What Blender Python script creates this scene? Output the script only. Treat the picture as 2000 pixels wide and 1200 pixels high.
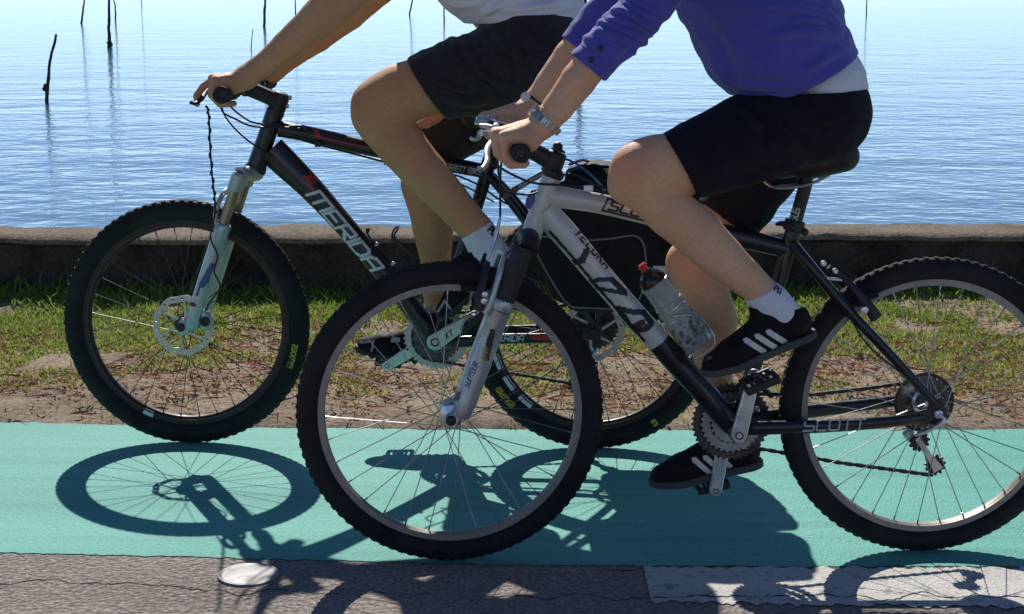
import bpy, math, random
import numpy as np
from mathutils import Vector, Matrix
from mathutils.bvhtree import BVHTree
R = math.radians
random.seed(7); RNG = np.random.default_rng(7)
for o in list(bpy.data.objects): bpy.data.objects.remove(o)
scene = bpy.context.scene
COL = scene.collection
# ------------------------------------------------------------------ camera
FPX, PITCH, CAMH = 3200.0, 0.1917, 1.24            # focal length for a 2000 px wide frame
cam = bpy.data.objects.new('camera', bpy.data.cameras.new('camera')); COL.objects.link(cam)
cam.location = (0, 0, CAMH); cam.rotation_euler = (math.pi/2 - PITCH, 0, 0)
cam.data.sensor_width = 36; cam.data.lens = 36*FPX/2000; cam.data.clip_end = 6000; cam.data.clip_start = .05
scene.camera = cam
# ------------------------------------------------------------------ sky and sun
SUN_A, SUN_B = 0.20, 1.16                          # a shadow falls (A, -B) metres for every metre of height
SUN_EL = math.atan(1/math.hypot(SUN_A, SUN_B)); SUN_AZ = math.atan2(-SUN_A, SUN_B)
w = bpy.data.worlds.new('World'); scene.world = w; w.use_nodes = True
nt = w.node_tree; sky = nt.nodes.new('ShaderNodeTexSky'); sky.sky_type = 'NISHITA'; sky.sun_disc = False
sky.sun_elevation = SUN_EL; sky.sun_rotation = SUN_AZ; sky.altitude = 50; sky.air_density = 0.45; sky.dust_density = 0.0; sky.ozone_density = 2.6
nt.links.new(sky.outputs[0], nt.nodes['Background'].inputs[0]); nt.nodes['Background'].inputs[1].default_value = 0.11
sl = bpy.data.lights.new('sun', 'SUN'); sl.energy = 4.6; sl.angle = R(.53); sl.color = (1, .95, .87)
so = bpy.data.objects.new('sun', sl); COL.objects.link(so); so.location = (-2, 12, 10)
so.rotation_euler = Vector((SUN_A, -SUN_B, -1)).to_track_quat('-Z', 'Y').to_euler()
vs = scene.view_settings; vs.view_transform = 'Standard'; vs.look = 'None'; vs.exposure = 0.2; vs.gamma = 1
scene.cycles.max_bounces = 8
# ------------------------------------------------------------------ geometry helpers
A3 = lambda *p: np.array(p, float)
CO = A3(0, 0, CAMH)
cF = A3(0, math.cos(PITCH), -math.sin(PITCH)); cU = A3(0, math.sin(PITCH), math.cos(PITCH)); cR = A3(1, 0, 0)
def ray(px, py): return cF + (px-1000)/FPX*cR + (600-py)/FPX*cU
def hit(px, py, p0, n):
    d = ray(px, py); return CO + d*(np.dot(p0-CO, n)/np.dot(d, n))
def G(px, py, z=0.0): return hit(px, py, A3(0, 0, z), A3(0, 0, 1))
def unit(v): v = np.asarray(v, float); return v/np.linalg.norm(v)
class Plane:
    """upright plane a bicycle rides in; off is measured towards the camera (the rider's left)"""
    def __init__(s, x, y, yaw):
        s.p = A3(x, y, 0); s.a = A3(math.cos(yaw), math.sin(yaw), 0); s.n = A3(math.sin(yaw), -math.cos(yaw), 0)
    def __call__(s, px, py, off=0.0): return hit(px, py, s.p + s.n*off, s.n)
    def m(s, px, py, off=0.0): return np.dot(s(px, py, off)-CO, cF)/FPX      # metres per pixel there
    def along(s, d, z, off=0.0): return s.p + s.a*d + s.n*off + A3(0, 0, z)
PS = Plane(-.1344, 3.454, .0585); PM = Plane(-.893, 4.4076, -.05)
RS, RM, WBS, WBM = .335, .341, 1.057, 1.116
def hashn(i, j, k, seed):
    h = (i*374761393 + j*668265263 + k*2147483647 + seed*1274126177) & 0xffffffff
    h = ((h ^ (h >> 13))*1274126177) & 0xffffffff; h ^= h >> 16
    return (h & 0xffff)/65535.0
def vnoise(P, scale=1.0, seed=0):
    P = np.asarray(P, float)*scale; I = np.floor(P).astype(np.int64); f = P-I; f = f*f*(3-2*f); o = 0
    for a in (0, 1):
        for b in (0, 1):
            for c in (0, 1):
                wgt = (f[:, 0] if a else 1-f[:, 0])*(f[:, 1] if b else 1-f[:, 1])*(f[:, 2] if c else 1-f[:, 2])
                o = o + wgt*hashn(I[:, 0]+a, I[:, 1]+b, I[:, 2]+c, seed)
    return o*2-1
def fbm(P, scale=1.0, seed=0, n=3): return sum(vnoise(P, scale*2**i, seed+i)*.5**i for i in range(n))
def smooth_path(pts, sub=6):
    pts = np.asarray(pts, float)
    if len(pts) < 3: return pts
    p = np.vstack([2*pts[0]-pts[1], pts, 2*pts[-1]-pts[-2]]); out = []
    for i in range(1, len(p)-2):
        for t in np.arange(sub)/sub:
            out.append(.5*(2*p[i]+(p[i+1]-p[i-1])*t+(2*p[i-1]-5*p[i]+4*p[i+1]-p[i+2])*t*t+(3*p[i]-p[i-1]-3*p[i+1]+p[i+2])*t**3))
    out.append(pts[-1]); return np.array(out)
class MB:
    def __init__(s): s.V = []; s.F = []; s.n = 0
    def add(s, V, F):
        V = np.asarray(V, float).reshape(-1, 3)
        s.V.append(V); s.F += [tuple(int(i)+s.n for i in f) for f in F]; s.n += len(V); return s
    def verts(s): return np.vstack(s.V)
    def tube(s, pts, r, n=10, lat=None, rl=None, sub=0, cap=True):
        """swept tube; r in the plane of bending, rl along the lateral direction lat"""
        pts = np.asarray(pts, float); N0 = len(pts)
        r = np.broadcast_to(np.asarray(r, float), (N0,)); rl = r if rl is None else np.broadcast_to(np.asarray(rl, float), (N0,))
        if sub:
            q = smooth_path(np.hstack([pts, r[:, None], rl[:, None]]), sub); pts, r, rl = q[:, :3], np.abs(q[:, 3]), np.abs(q[:, 4])
        N = len(pts); T = np.gradient(pts, axis=0) if N > 2 else np.repeat((pts[1]-pts[0])[None], N, 0)
        T /= np.maximum(np.linalg.norm(T, axis=1, keepdims=True), 1e-12)
        if lat is None:
            L = np.cross(T[0], [0, 0, 1.]) if abs(T[0][2]) < .9 else np.cross(T[0], [1., 0, 0])
        else: L = np.asarray(lat, float)
        a = np.arange(n)*2*math.pi/n; V = []
        for i in range(N):
            L = L-T[i]*np.dot(L, T[i]); L = L/np.linalg.norm(L); B = np.cross(T[i], L)
            V.append(pts[i]+np.outer(np.cos(a)*rl[i], L)+np.outer(np.sin(a)*r[i], B))
        F = [(i*n+j, i*n+(j+1) % n, (i+1)*n+(j+1) % n, (i+1)*n+j) for i in range(N-1) for j in range(n)]
        if cap: F += [tuple(range(n))[::-1], tuple((N-1)*n+j for j in range(n))]
        return s.add(np.vstack(V), F)
    def lathe(s, c, axis, prof, n=24, closed=False):
        axis = unit(axis); u = unit(np.cross(axis, [0, 0, 1.] if abs(axis[2]) < .9 else [1., 0, 0])); v = np.cross(axis, u)
        a = np.arange(n)*2*math.pi/n; c = np.asarray(c, float)
        V = [c+axis*x+np.outer(np.cos(a)*r, u)+np.outer(np.sin(a)*r, v) for x, r in prof]; N = len(prof)
        F = [(i*n+j, i*n+(j+1) % n, ((i+1) % N)*n+(j+1) % n, ((i+1) % N)*n+j) for i in range(N if closed else N-1) for j in range(n)]
        if not closed: F += [tuple(range(n))[::-1], tuple((N-1)*n+j for j in range(n))]
        return s.add(np.vstack(V), F)
    def box(s, c, x, y, z):
        """centre and three half-extent vectors"""
        c, x, y, z = (np.asarray(q, float) for q in (c, x, y, z))
        V = [c+a*x+b*y+d*z for d in (-1, 1) for b in (-1, 1) for a in (-1, 1)]
        return s.add(V, [(0, 2, 3, 1), (4, 5, 7, 6), (0, 1, 5, 4), (2, 6, 7, 3), (0, 4, 6, 2), (1, 3, 7, 5)])
    def prism(s, poly, off):
        """polygon (list of 3d points) extruded by the vector off"""
        p = np.asarray(poly, float); n = len(p); off = np.asarray(off, float)
        F = [tuple(range(n))[::-1], tuple(range(n, 2*n))]+[(i, (i+1) % n, n+(i+1) % n, n+i) for i in range(n)]
        return s.add(np.vstack([p, p+off]), F)
    def ball(s, c, r, n=12, ax=None):
        c = np.asarray(c, float); r = np.broadcast_to(np.asarray(r, float), (3,)); ax = np.eye(3) if ax is None else np.asarray(ax, float)
        V = []; m = n//2
        for i in range(1, m):
            t = math.pi*i/m
            for j in range(n):
                p = 2*math.pi*j/n; V.append(c+(A3(math.sin(t)*math.cos(p), math.sin(t)*math.sin(p), math.cos(t))*r)@ax)
        V.append(c+A3(0, 0, r[2])@ax); V.append(c-A3(0, 0, r[2])@ax); k = (m-1)*n
        F = [(i*n+j, (i+1)*n+j, (i+1)*n+(j+1) % n, i*n+(j+1) % n) for i in range(m-2) for j in range(n)]
        F += [(k, j, (j+1) % n) for j in range(n)]+[(k+1, (m-2)*n+(j+1) % n, (m-2)*n+j) for j in range(n)]
        return s.add(V, F)
    def bvh(s): return BVHTree.FromPolygons([tuple(v) for v in s.verts()], s.F)
def tag(o, label=None, cat=None, group=None, kind=None):
    for k, v in (('label', label), ('category', cat), ('group', group), ('kind', kind)):
        if v: o[k] = v
    return o
def thing(name, base, label, cat, group=None):
    o = bpy.data.objects.new(name, None); COL.objects.link(o); o.location = base; o.empty_display_size = .1
    return tag(o, label, cat, group)
def wloc(p):
    v = Vector((0, 0, 0))
    while p is not None: v = v+p.location; p = p.parent
    return np.array(v)
def mesh_of(name, V, F, base=(0, 0, 0), smooth=35, fix=True):
    me = bpy.data.meshes.new(name); me.from_pydata((np.asarray(V)-np.asarray(base)).tolist(), [], F if isinstance(F, list) else F.tolist())
    if fix:
        import bmesh
        bm = bmesh.new(); bm.from_mesh(me); bmesh.ops.recalc_face_normals(bm, faces=bm.faces); bm.to_mesh(me); bm.free()
    me.update()
    if smooth:
        me.polygons.foreach_set('use_smooth', [True]*len(me.polygons)); me.set_sharp_from_angle(angle=R(smooth))
    return me
def obj(name, mb, mat, parent=None, smooth=35, bevel=0, label=None, fix=True, origin=None):
    V, F = (mb.verts(), mb.F) if isinstance(mb, MB) else mb
    pb = wloc(parent)
    base = (V.min(0)+V.max(0))/2 if origin is None else np.asarray(origin, float)
    if parent is None and origin is None: base[2] = V[:, 2].min()
    me = mesh_of(name, V, F, base, smooth, fix); me.materials.append(mat)
    o = bpy.data.objects.new(name, me); COL.objects.link(o); o.location = base-pb; o.parent = parent
    if bevel:
        b = o.modifiers.new('bevel', 'BEVEL'); b.width = bevel; b.segments = 2; b.limit_method = 'ANGLE'; b.angle_limit = R(40)
    if label: o['label'] = label
    return o
# ------------------------------------------------------------------ signed-distance modelling for organic shapes
class SDF:
    def __init__(s, lo, hi, vox):
        s.lo = np.asarray(lo, float)-6*vox; s.vox = vox; s.n = np.ceil((np.asarray(hi, float)+6*vox-s.lo)/vox).astype(int)+1
        s.d = np.full(s.n, .12, np.float32)
    def _box(s, lo, hi):
        a = np.clip(np.floor((lo-s.lo)/s.vox).astype(int), 0, s.n-1); b = np.clip(np.ceil((hi-s.lo)/s.vox).astype(int)+1, 1, s.n)
        g = [s.lo[i]+s.vox*np.arange(a[i], b[i], dtype=np.float32) for i in range(3)]
        return tuple(slice(a[i], b[i]) for i in range(3)), g
    def cone(s, a, b, ra, rb, k=.015, lat=None, sq=1.0, inv=False):
        """rounded cone from a to b; sq stretches it along the unit vector lat"""
        a = np.asarray(a, float); b = np.asarray(b, float); m = max(ra, rb)*max(1, sq)+k+4*s.vox+.008
        sl, (X, Y, Z) = s._box(np.minimum(a, b)-m, np.maximum(a, b)+m)
        if min(len(X), len(Y), len(Z)) == 0: return
        x = (X-a[0])[:, None, None]+0*Y[None, :, None]+0*Z[None, None, :]; y = (Y-a[1])[None, :, None]+0*x; z = (Z-a[2])[None, None, :]+0*x
        d = b-a
        if lat is not None and sq != 1:
            q = (1/sq-1)*(x*lat[0]+y*lat[1]+z*lat[2]); x = x+q*lat[0]; y = y+q*lat[1]; z = z+q*lat[2]
            d = d+(1/sq-1)*np.dot(d, lat)*np.asarray(lat)
        L = max(np.dot(d, d), 1e-9); t = np.clip((x*d[0]+y*d[1]+z*d[2])/L, 0, 1)
        nd = np.sqrt((x-t*d[0])**2+(y-t*d[1])**2+(z-t*d[2])**2)-(ra+(rb-ra)*t)
        nd = nd.astype(np.float32); o = s.d[sl]
        if inv:
            s.d[sl] = np.maximum(o, -nd); return
        h = np.clip(.5+.5*(o-nd)/k, 0, 1); s.d[sl] = o*(1-h)+nd*h-k*h*(1-h)
    def chain(s, pts, k=.015, lat=None, sq=1.0):
        keep = s.d; s.d = np.full(s.n, .12, np.float32)
        for (a, ra), (b, rb) in zip(pts[:-1], pts[1:]): s.cone(a, b, ra, rb, .005, lat, sq)
        nd = s.d; h = np.clip(.5+.5*(keep-nd)/k, 0, 1); s.d = keep*(1-h)+nd*h-np.where((keep < .11) & (nd < .11), k*h*(1-h), 0)
    def coords(s):
        return [s.lo[i]+s.vox*np.arange(s.n[i], dtype=np.float32) for i in range(3)]
    def cut(s, p, n, rad=None):
        """keep the side that n points away from (optionally only within rad of p)"""
        X, Y, Z = s.coords(); f = (X-p[0])[:, None, None]*n[0]+(Y-p[1])[None, :, None]*n[1]+(Z-p[2])[None, None, :]*n[2]
        c = np.maximum(s.d, f.astype(np.float32))
        if rad is None: s.d = c
        else:
            m = ((X-p[0])[:, None, None]**2+(Y-p[1])[None, :, None]**2+(Z-p[2])[None, None, :]**2) < rad*rad
            s.d = np.where(m, c, s.d)
    def shell(s, t): s.d = np.maximum(s.d, -(s.d+t))
    def mesh(s, smooth=2):
        d = s.d; ins = d < 0; n = s.n
        c = [ins[a:n[0]-1+a, b:n[1]-1+b, e:n[2]-1+e] for a in (0, 1) for b in (0, 1) for e in (0, 1)]
        cnt = sum(q.astype(np.int8) for q in c); ci = np.argwhere((cnt > 0) & (cnt < 8))
        idx = np.full(n-1, -1, np.int64); idx[tuple(ci.T)] = np.arange(len(ci))
        acc = np.zeros((len(ci), 3)); num = np.zeros(len(ci))
        cs = [A3(a, b, e).astype(int) for a in (0, 1) for b in (0, 1) for e in (0, 1)]
        for p in range(8):
            for q in range(p+1, 8):
                if np.abs(cs[p]-cs[q]).sum() != 1: continue
                dp = d[tuple((ci+cs[p]).T)]; dq = d[tuple((ci+cs[q]).T)]; m = (dp < 0) != (dq < 0)
                t = dp/np.where(m, dp-dq, 1); acc += np.where(m[:, None], cs[p]+(cs[q]-cs[p])*t[:, None], 0); num += m
        V = s.lo+s.vox*(ci+acc/num[:, None]); F = []
        for ax in range(3):
            u, v = (ax+1) % 3, (ax+2) % 3
            s0 = [slice(None)]*3; s1 = [slice(None)]*3; s0[ax] = slice(0, -1); s1[ax] = slice(1, None)
            e = np.argwhere(ins[tuple(s0)] != ins[tuple(s1)]); ok = (e[:, u] > 0) & (e[:, v] > 0) & (e[:, u] < n[u]-1) & (e[:, v] < n[v]-1); e = e[ok]
            def cell(du, dv):
                q = e.copy(); q[:, u] += du; q[:, v] += dv; return idx[tuple(q.T)]
            quad = np.stack([cell(-1, -1), cell(0, -1), cell(0, 0), cell(-1, 0)], 1); fl = ~ins[tuple(e.T)]
            quad[fl] = quad[fl][:, ::-1]; F.append(quad)
        F = np.vstack(F); F = F[(F >= 0).all(1)]
        return relax(V, F, smooth), F
def relax(V, F, it):
    E = np.vstack([F[:, [0, 1]], F[:, [1, 2]], F[:, [2, 3]], F[:, [3, 0]]]); E = np.vstack([E, E[:, ::-1]])
    deg = np.bincount(E[:, 0], minlength=len(V))[:, None]
    for i in range(it):
        for lam in (.55, -.5):
            S = np.stack([np.bincount(E[:, 0], V[E[:, 1], k], minlength=len(V)) for k in range(3)], 1); V = V+lam*(S/np.maximum(deg, 1)-V)
    return V
def vnormals(V, F):
    fn = np.cross(V[F[:, 2]]-V[F[:, 0]], V[F[:, 3]]-V[F[:, 1]]); N = np.zeros_like(V)
    for i in range(4):
        for k in range(3): N[:, k] += np.bincount(F[:, i], fn[:, k], minlength=len(V))
    return N/np.maximum(np.linalg.norm(N, axis=1, keepdims=True), 1e-12)
def displaced(V, F, amp): return V+vnormals(V, F)*amp[:, None]
def bbox(pts, m): p = np.array([q[0] for q in pts]); r = np.array([q[1] for q in pts])[:, None]; return (p-r).min(0)-m, (p+r).max(0)+m
# ------------------------------------------------------------------ lettering cut as thin film and laid on a surface
GL = {'M': [[(0, 0), (0, 1), (.9, 1), (.9, 0)], [(.45, 1), (.45, 0)]], 'E': [[(.62, 1), (0, 1), (0, 0), (.62, 0)], [(0, .5), (.5, .5)]],
 'R': [[(0, 0), (0, 1), (.6, 1), (.6, .5), (0, .5)], [(.25, .5), (.62, 0)]], 'I': [[(0, 0), (0, 1)]], 'D': [[(0, 0), (0, 1), (.45, 1), (.62, .82), (.62, .18), (.45, 0), (0, 0)]],
 'A': [[(0, 0), (0, .72), (.2, 1), (.62, 1), (.62, 0)], [(0, .42), (.62, .42)]], 'S': [[(.64, 1), (.1, 1), (0, .9), (0, .6), (.1, .5), (.54, .5), (.64, .4), (.64, .1), (.54, 0), (0, 0)]],
 'C': [[(.62, 1), (.1, 1), (0, .9), (0, .1), (.1, 0), (.62, 0)]], 'O': [[(.1, 1), (.54, 1), (.64, .9), (.64, .1), (.54, 0), (.1, 0), (0, .1), (0, .9), (.1, 1)]],
 'T': [[(0, 1), (.64, 1)], [(.32, 1), (.32, 0)]], 'Y': [[(0, 1), (.32, .5), (.64, 1)], [(.32, .5), (.32, 0)]], 'Z': [[(0, 1), (.62, 1), (0, 0), (.62, 0)]], '4': [[(.5, 0), (.5, 1), (0, .35), (.66, .35)]],
 'B': [[(0, 0), (0, 1), (.5, 1), (.6, .88), (.6, .62), (.5, .5), (0, .5)], [(.5, .5), (.6, .38), (.6, .12), (.5, 0), (0, 0)]], 'N': [[(0, 0), (0, 1), (.6, 1), (.6, 0)]],
 'K': [[(0, 0), (0, 1)], [(.6, 1), (.05, .5), (.6, 0)]], 'X': [[(0, 0), (.62, 1)], [(0, 1), (.62, 0)]], 'L': [[(0, 1), (0, 0), (.58, 0)]], 'P': [[(0, 0), (0, 1), (.6, 1), (.6, .45), (0, .45)]],
 'U': [[(0, 1), (0, .1), (.1, 0), (.52, 0), (.62, .1), (.62, 1)]], 'H': [[(0, 0), (0, 1)], [(.6, 0), (.6, 1)], [(0, .5), (.6, .5)]], '2': [[(0, 1), (.6, 1), (.6, .5), (0, .5), (0, 0), (.62, 0)]], ' ': []}
def text_strokes(txt, gap=.3, slant=.0, wide=1.0):
    out = []; x = 0
    for ch in txt:
        g = GL[ch]; wd = max([p[0] for l in g for p in l] or [.4])
        for l in g: out.append([(x+p[0]*wide+slant*p[1], p[1]) for p in l])
        x += wd*wide+gap
    return out, x-gap
def decal(name, strokes, width, to_world, direction, bvh, mat, parent, cell=None, lift=.0007, label=None):
    """strokes in 2d -> small faces -> pushed along direction onto the surface"""
    cell = cell or width/3; P = np.array([p for l in strokes for p in l]); lo = P.min(0)-width; hi = P.max(0)+width
    nx, ny = (np.ceil((hi-lo)/cell).astype(int)); cx = lo[0]+cell*(np.arange(nx)+.5); cy = lo[1]+cell*(np.arange(ny)+.5)
    X, Y = np.meshgrid(cx, cy, indexing='ij'); D = np.full(X.shape, 9e9)
    for l in strokes:
        for (ax, ay), (bx, by) in zip(l[:-1], l[1:]):
            dx, dy = bx-ax, by-ay; L = max(dx*dx+dy*dy, 1e-12); t = np.clip(((X-ax)*dx+(Y-ay)*dy)/L, 0, 1)
            D = np.minimum(D, np.maximum(np.abs(X-ax-t*dx), np.abs(Y-ay-t*dy)))
    on = D <= width/2; vid = {}; V = []; F = []; direction = Vector(unit(direction))
    def vert(i, j):
        if (i, j) not in vid:
            p = Vector(to_world(lo[0]+cell*i, lo[1]+cell*j)); h = bvh.ray_cast(p-direction*.25, direction, .5)
            if h[0] is None: vid[(i, j)] = -1
            else:
                nn = h[1] if h[1].dot(direction) < 0 else -h[1]
                vid[(i, j)] = len(V); V.append(tuple(h[0]+nn*lift*.4-direction*lift))
        return vid[(i, j)]
    for i, j in np.argwhere(on):
        q = [vert(i, j), vert(i+1, j), vert(i+1, j+1), vert(i, j+1)]
        if min(q) >= 0: F.append(tuple(q))
    if not F: return None
    return obj(name, (np.array(V), F), mat, parent, smooth=60, fix=False, label=label)
def line_map(pl, a, b, h, off):
    """2d text frame: origin at pixel a, x along a->b in text units of h pixels"""
    a = np.asarray(a, float); d = unit(np.asarray(b, float)-a); nrm = np.array([d[1], -d[0]])
    return lambda u, v: pl(*(a+d*u*h+nrm*v*h), off)
# ------------------------------------------------------------------ materials
def mat(name, col, rough=.5, metal=0, var=.12, vscale=40, bump=0, bscale=200, coat=0, spec=.5, sss=0, col2=None, c2scale=6, c2lo=.45, c2hi=.6, rvar=.1, sheen=0, trans=0, aniso=None, alpha=1):
    m = bpy.data.materials.new(name); m.use_nodes = True; t = m.node_tree; b = t.nodes['Principled BSDF']; L = t.links.new
    co = t.nodes.new('ShaderNodeTexCoord'); src = co.outputs['Object']
    if aniso:
        mp = t.nodes.new('ShaderNodeMapping'); mp.inputs['Scale'].default_value = aniso; L(src, mp.inputs[0]); src = mp.outputs[0]
    def noise(sc, det=4, rg=.6):
        n = t.nodes.new('ShaderNodeTexNoise'); n.inputs['Scale'].default_value = sc; n.inputs['Detail'].default_value = det; n.inputs['Roughness'].default_value = rg
        L(src, n.inputs['Vector']); return n.outputs['Fac']
    def remap(v, a, c, lo, hi):
        r = t.nodes.new('ShaderNodeMapRange'); r.inputs[1].default_value = a; r.inputs[2].default_value = c; r.inputs[3].default_value = lo; r.inputs[4].default_value = hi; L(v, r.inputs[0]); return r.outputs[0]
    def mix(f, a, c, mode='MIX'):
        x = t.nodes.new('ShaderNodeMix'); x.data_type = 'RGBA'; x.blend_type = mode
        if isinstance(f, float): x.inputs[0].default_value = f
        else: L(f, x.inputs[0])
        for i, q in ((6, a), (7, c)):
            if isinstance(q, tuple): x.inputs[i].default_value = (*q[:3], 1)
            else: L(q, x.inputs[i])
        return x.outputs[2]
    n1 = noise(vscale); base = mix(remap(n1, .3, .7, 0, 1), tuple(c*(1-var) for c in col), tuple(min(1, c*(1+var)) for c in col))
    if col2: base = mix(remap(noise(c2scale, 5), c2lo, c2hi, 0, 1), base, col2)
    L(base, b.inputs['Base Color']); L(remap(noise(vscale*.6+3), .3, .7, max(.02, rough-rvar), min(1, rough+rvar)), b.inputs['Roughness'])
    b.inputs['Metallic'].default_value = metal; b.inputs['Specular IOR Level'].default_value = spec; b.inputs['Coat Weight'].default_value = coat; b.inputs['Coat Roughness'].default_value = .12
    if sheen: b.inputs['Sheen Weight'].default_value = sheen; b.inputs['Sheen Roughness'].default_value = .5
    if sss: b.inputs['Subsurface Weight'].default_value = sss; b.inputs['Subsurface Radius'].default_value = (1, .35, .18); b.inputs['Subsurface Scale'].default_value = .008
    if trans: b.inputs['Transmission Weight'].default_value = trans
    if bump:
        bn = t.nodes.new('ShaderNodeBump'); bn.inputs['Strength'].default_value = 1; bn.inputs['Distance'].default_value = bump; L(noise(bscale, 5), bn.inputs['Height']); L(bn.outputs[0], b.inputs['Normal'])
    m['_h'] = 1
    return m
MT = {}
MT['black_paint'] = mat('black_paint', (.011, .010, .011), .34, coat=.25, var=.3, col2=(.03, .028, .027), c2scale=9, c2lo=.58, c2hi=.75)
MT['satin_black'] = mat('satin_black', (.014, .014, .015), .48, var=.3, bump=.0002)
MT['rubber'] = mat('rubber', (.013, .0135, .0135), .78, var=.35, vscale=18, bump=.0006, bscale=260, spec=.3, col2=(.032, .031, .028), c2scale=7, c2lo=.5, c2hi=.75)
MT['grip_rubber'] = mat('grip_rubber', (.012, .012, .012), .7, bump=.0008, bscale=300)
MT['boot_rubber'] = mat('boot_rubber', (.016, .016, .017), .6, bump=.0004)
MT['silver_paint'] = mat('silver_paint', (.56, .555, .50), .36, metal=.12, var=.08, coat=.3, col2=(.36, .37, .35), c2scale=5, c2lo=.55, c2hi=.8)
MT['fork_silver'] = mat('fork_silver', (.46, .475, .475), .33, metal=.55, var=.1, coat=.2, col2=(.33, .32, .27), c2scale=11, c2lo=.58, c2hi=.72)
MT['mint_silver'] = mat('mint_silver', (.43, .50, .475), .34, metal=.5, var=.08, coat=.2)
MT['crank_mint'] = mat('crank_mint', (.56, .68, .63), .3, metal=.7, var=.1, bump=.0002)
MT['alloy'] = mat('alloy', (.62, .62, .62), .3, metal=.9, var=.12)
MT['crank_alloy'] = mat('crank_alloy', (.66, .66, .67), .33, metal=.75, var=.15, col2=(.25, .24, .23), c2scale=14, c2lo=.55, c2hi=.7)
MT['rim_alloy'] = mat('rim_alloy', (.29, .265, .225), .5, metal=.4, var=.12)
MT['rim_black'] = mat('rim_black', (.010, .0095, .010), .5)
MT['gold_tube'] = mat('gold_tube', (.36, .32, .19), .25, metal=.7)
MT['steel'] = mat('steel', (.42, .42, .42), .35, metal=.9)
MT['spoke_steel'] = mat('spoke_steel', (.34, .34, .35), .35, metal=.9)
MT['spoke_black'] = mat('spoke_black', (.02, .02, .022), .35, metal=.4)
MT['dark_steel'] = mat('dark_steel', (.10, .095, .09), .4, metal=.8, var=.3)
MT['greasy_chain'] = mat('greasy_chain', (.045, .04, .036), .42, metal=.7, var=.4)
MT['disc_steel'] = mat('disc_steel', (.52, .51, .48), .35, metal=.75, var=.1)
MT['red_paint'] = mat('red_paint', (.42, .02, .02), .4)
MT['dark_red'] = mat('dark_red', (.16, .012, .014), .4)
MT['white_film'] = mat('white_film', (.62, .70, .67), .45, var=.06)
MT['grey_film'] = mat('grey_film', (.45, .46, .46), .5)
MT['black_film'] = mat('black_film', (.02, .02, .021), .5)
MT['blue_film'] = mat('blue_film', (.06, .09, .22), .5)
MT['gold_film'] = mat('gold_film', (.45, .38, .12), .5)
MT['yellow_print'] = mat('yellow_print', (.55, .45, .04), .65, col2=(.1, .09, .03), c2scale=60, c2lo=.52, c2hi=.6)
MT['blue_cable'] = mat('blue_cable', (.03, .13, .30), .4)
MT['cable_black'] = mat('cable_black', (.012, .012, .012), .4)
MT['bag_fabric'] = mat('bag_fabric', (.008, .008, .009), .75, bump=.0006, bscale=500, spec=.3, var=.3)
MT['piping'] = mat('piping', (.17, .175, .18), .6)
MT['reflector'] = mat('reflector', (.58, .55, .52), .4)
MT['bottle_plastic'] = mat('bottle_plastic', (.50, .53, .52), .25, var=.1, trans=.35, spec=.5)
MT['bottle_print'] = mat('bottle_print', (.42, .43, .40), .35, col2=(.10, .09, .08), c2scale=75, c2lo=.46, c2hi=.60)
MT['cap_black'] = mat('cap_black', (.012, .012, .013), .22)
MT['red_plastic'] = mat('red_plastic', (.55, .03, .02), .3)
MT['leather_black'] = mat('leather_black', (.011, .011, .012), .5, bump=.0005, bscale=300)
MT['shoe_black'] = mat('shoe_black', (.009, .008, .008), .72, spec=.2, bump=.0005, bscale=350, col2=(.03, .028, .026), c2scale=12, c2lo=.58, c2hi=.75)
MT['shoe_grey'] = mat('shoe_grey', (.32, .33, .34), .45)
MT['stripe_white'] = mat('stripe_white', (.66, .65, .60), .55)
MT['sole_grey'] = mat('sole_grey', (.06, .06, .057), .7, bump=.0004)
MT['sole_black'] = mat('sole_black', (.02, .02, .02), .7)
MT['sock_white'] = mat('sock_white', (.74, .75, .80), .9, bump=.0012, bscale=420, var=.06, aniso=(1, 1, .25))
MT['shorts_grey'] = mat('shorts_grey', (.016, .016, .0155), .9, bump=.0009, bscale=260, var=.35, vscale=60, sheen=.1)
MT['shorts_black'] = mat('shorts_black', (.0085, .0070, .013), .85, bump=.0005, bscale=300, var=.3, spec=.3)
MT['jacket_blue'] = mat('jacket_blue', (.075, .076, .40), .85, bump=.0008, bscale=420, var=.1, sheen=.25, col2=(.065, .064, .33), c2scale=5)
MT['tshirt_white'] = mat('tshirt_white', (.74, .74, .77), .9, bump=.0008, bscale=300, var=.04)
MT['tshirt_red'] = mat('tshirt_red', (.5, .1, .08), .9)
MT['button_dark'] = mat('button_dark', (.015, .012, .02), .35)
MT['hair_brown'] = mat('hair_brown', (.05, .028, .016), .6, bump=.003, bscale=90, aniso=(1, 1, .2))
MT['eye_white'] = mat('eye_white', (.75, .74, .72), .2)
MT['bead'] = mat('bead', (.25, .2, .2), .3)
MT['pearl'] = mat('pearl', (.7, .7, .68), .25)
MT['watch_steel'] = mat('watch_steel', (.45, .45, .42), .22, metal=.95, var=.2)
MT['wood_wet'] = mat('wood_wet', (.03, .024, .02), .7, bump=.004, bscale=30, var=.4, vscale=12)
MT['wood_grey'] = mat('wood_grey', (.075, .065, .058), .85, bump=.004, bscale=30, var=.3, vscale=12)
MT['disc_white'] = mat('disc_white', (.27, .265, .26), .55, var=.12, vscale=30, col2=(.16, .15, .135), c2scale=14, c2lo=.48, c2hi=.68)
MT['crack_dark'] = mat('crack_dark', (.012, .011, .011), .95)
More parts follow.
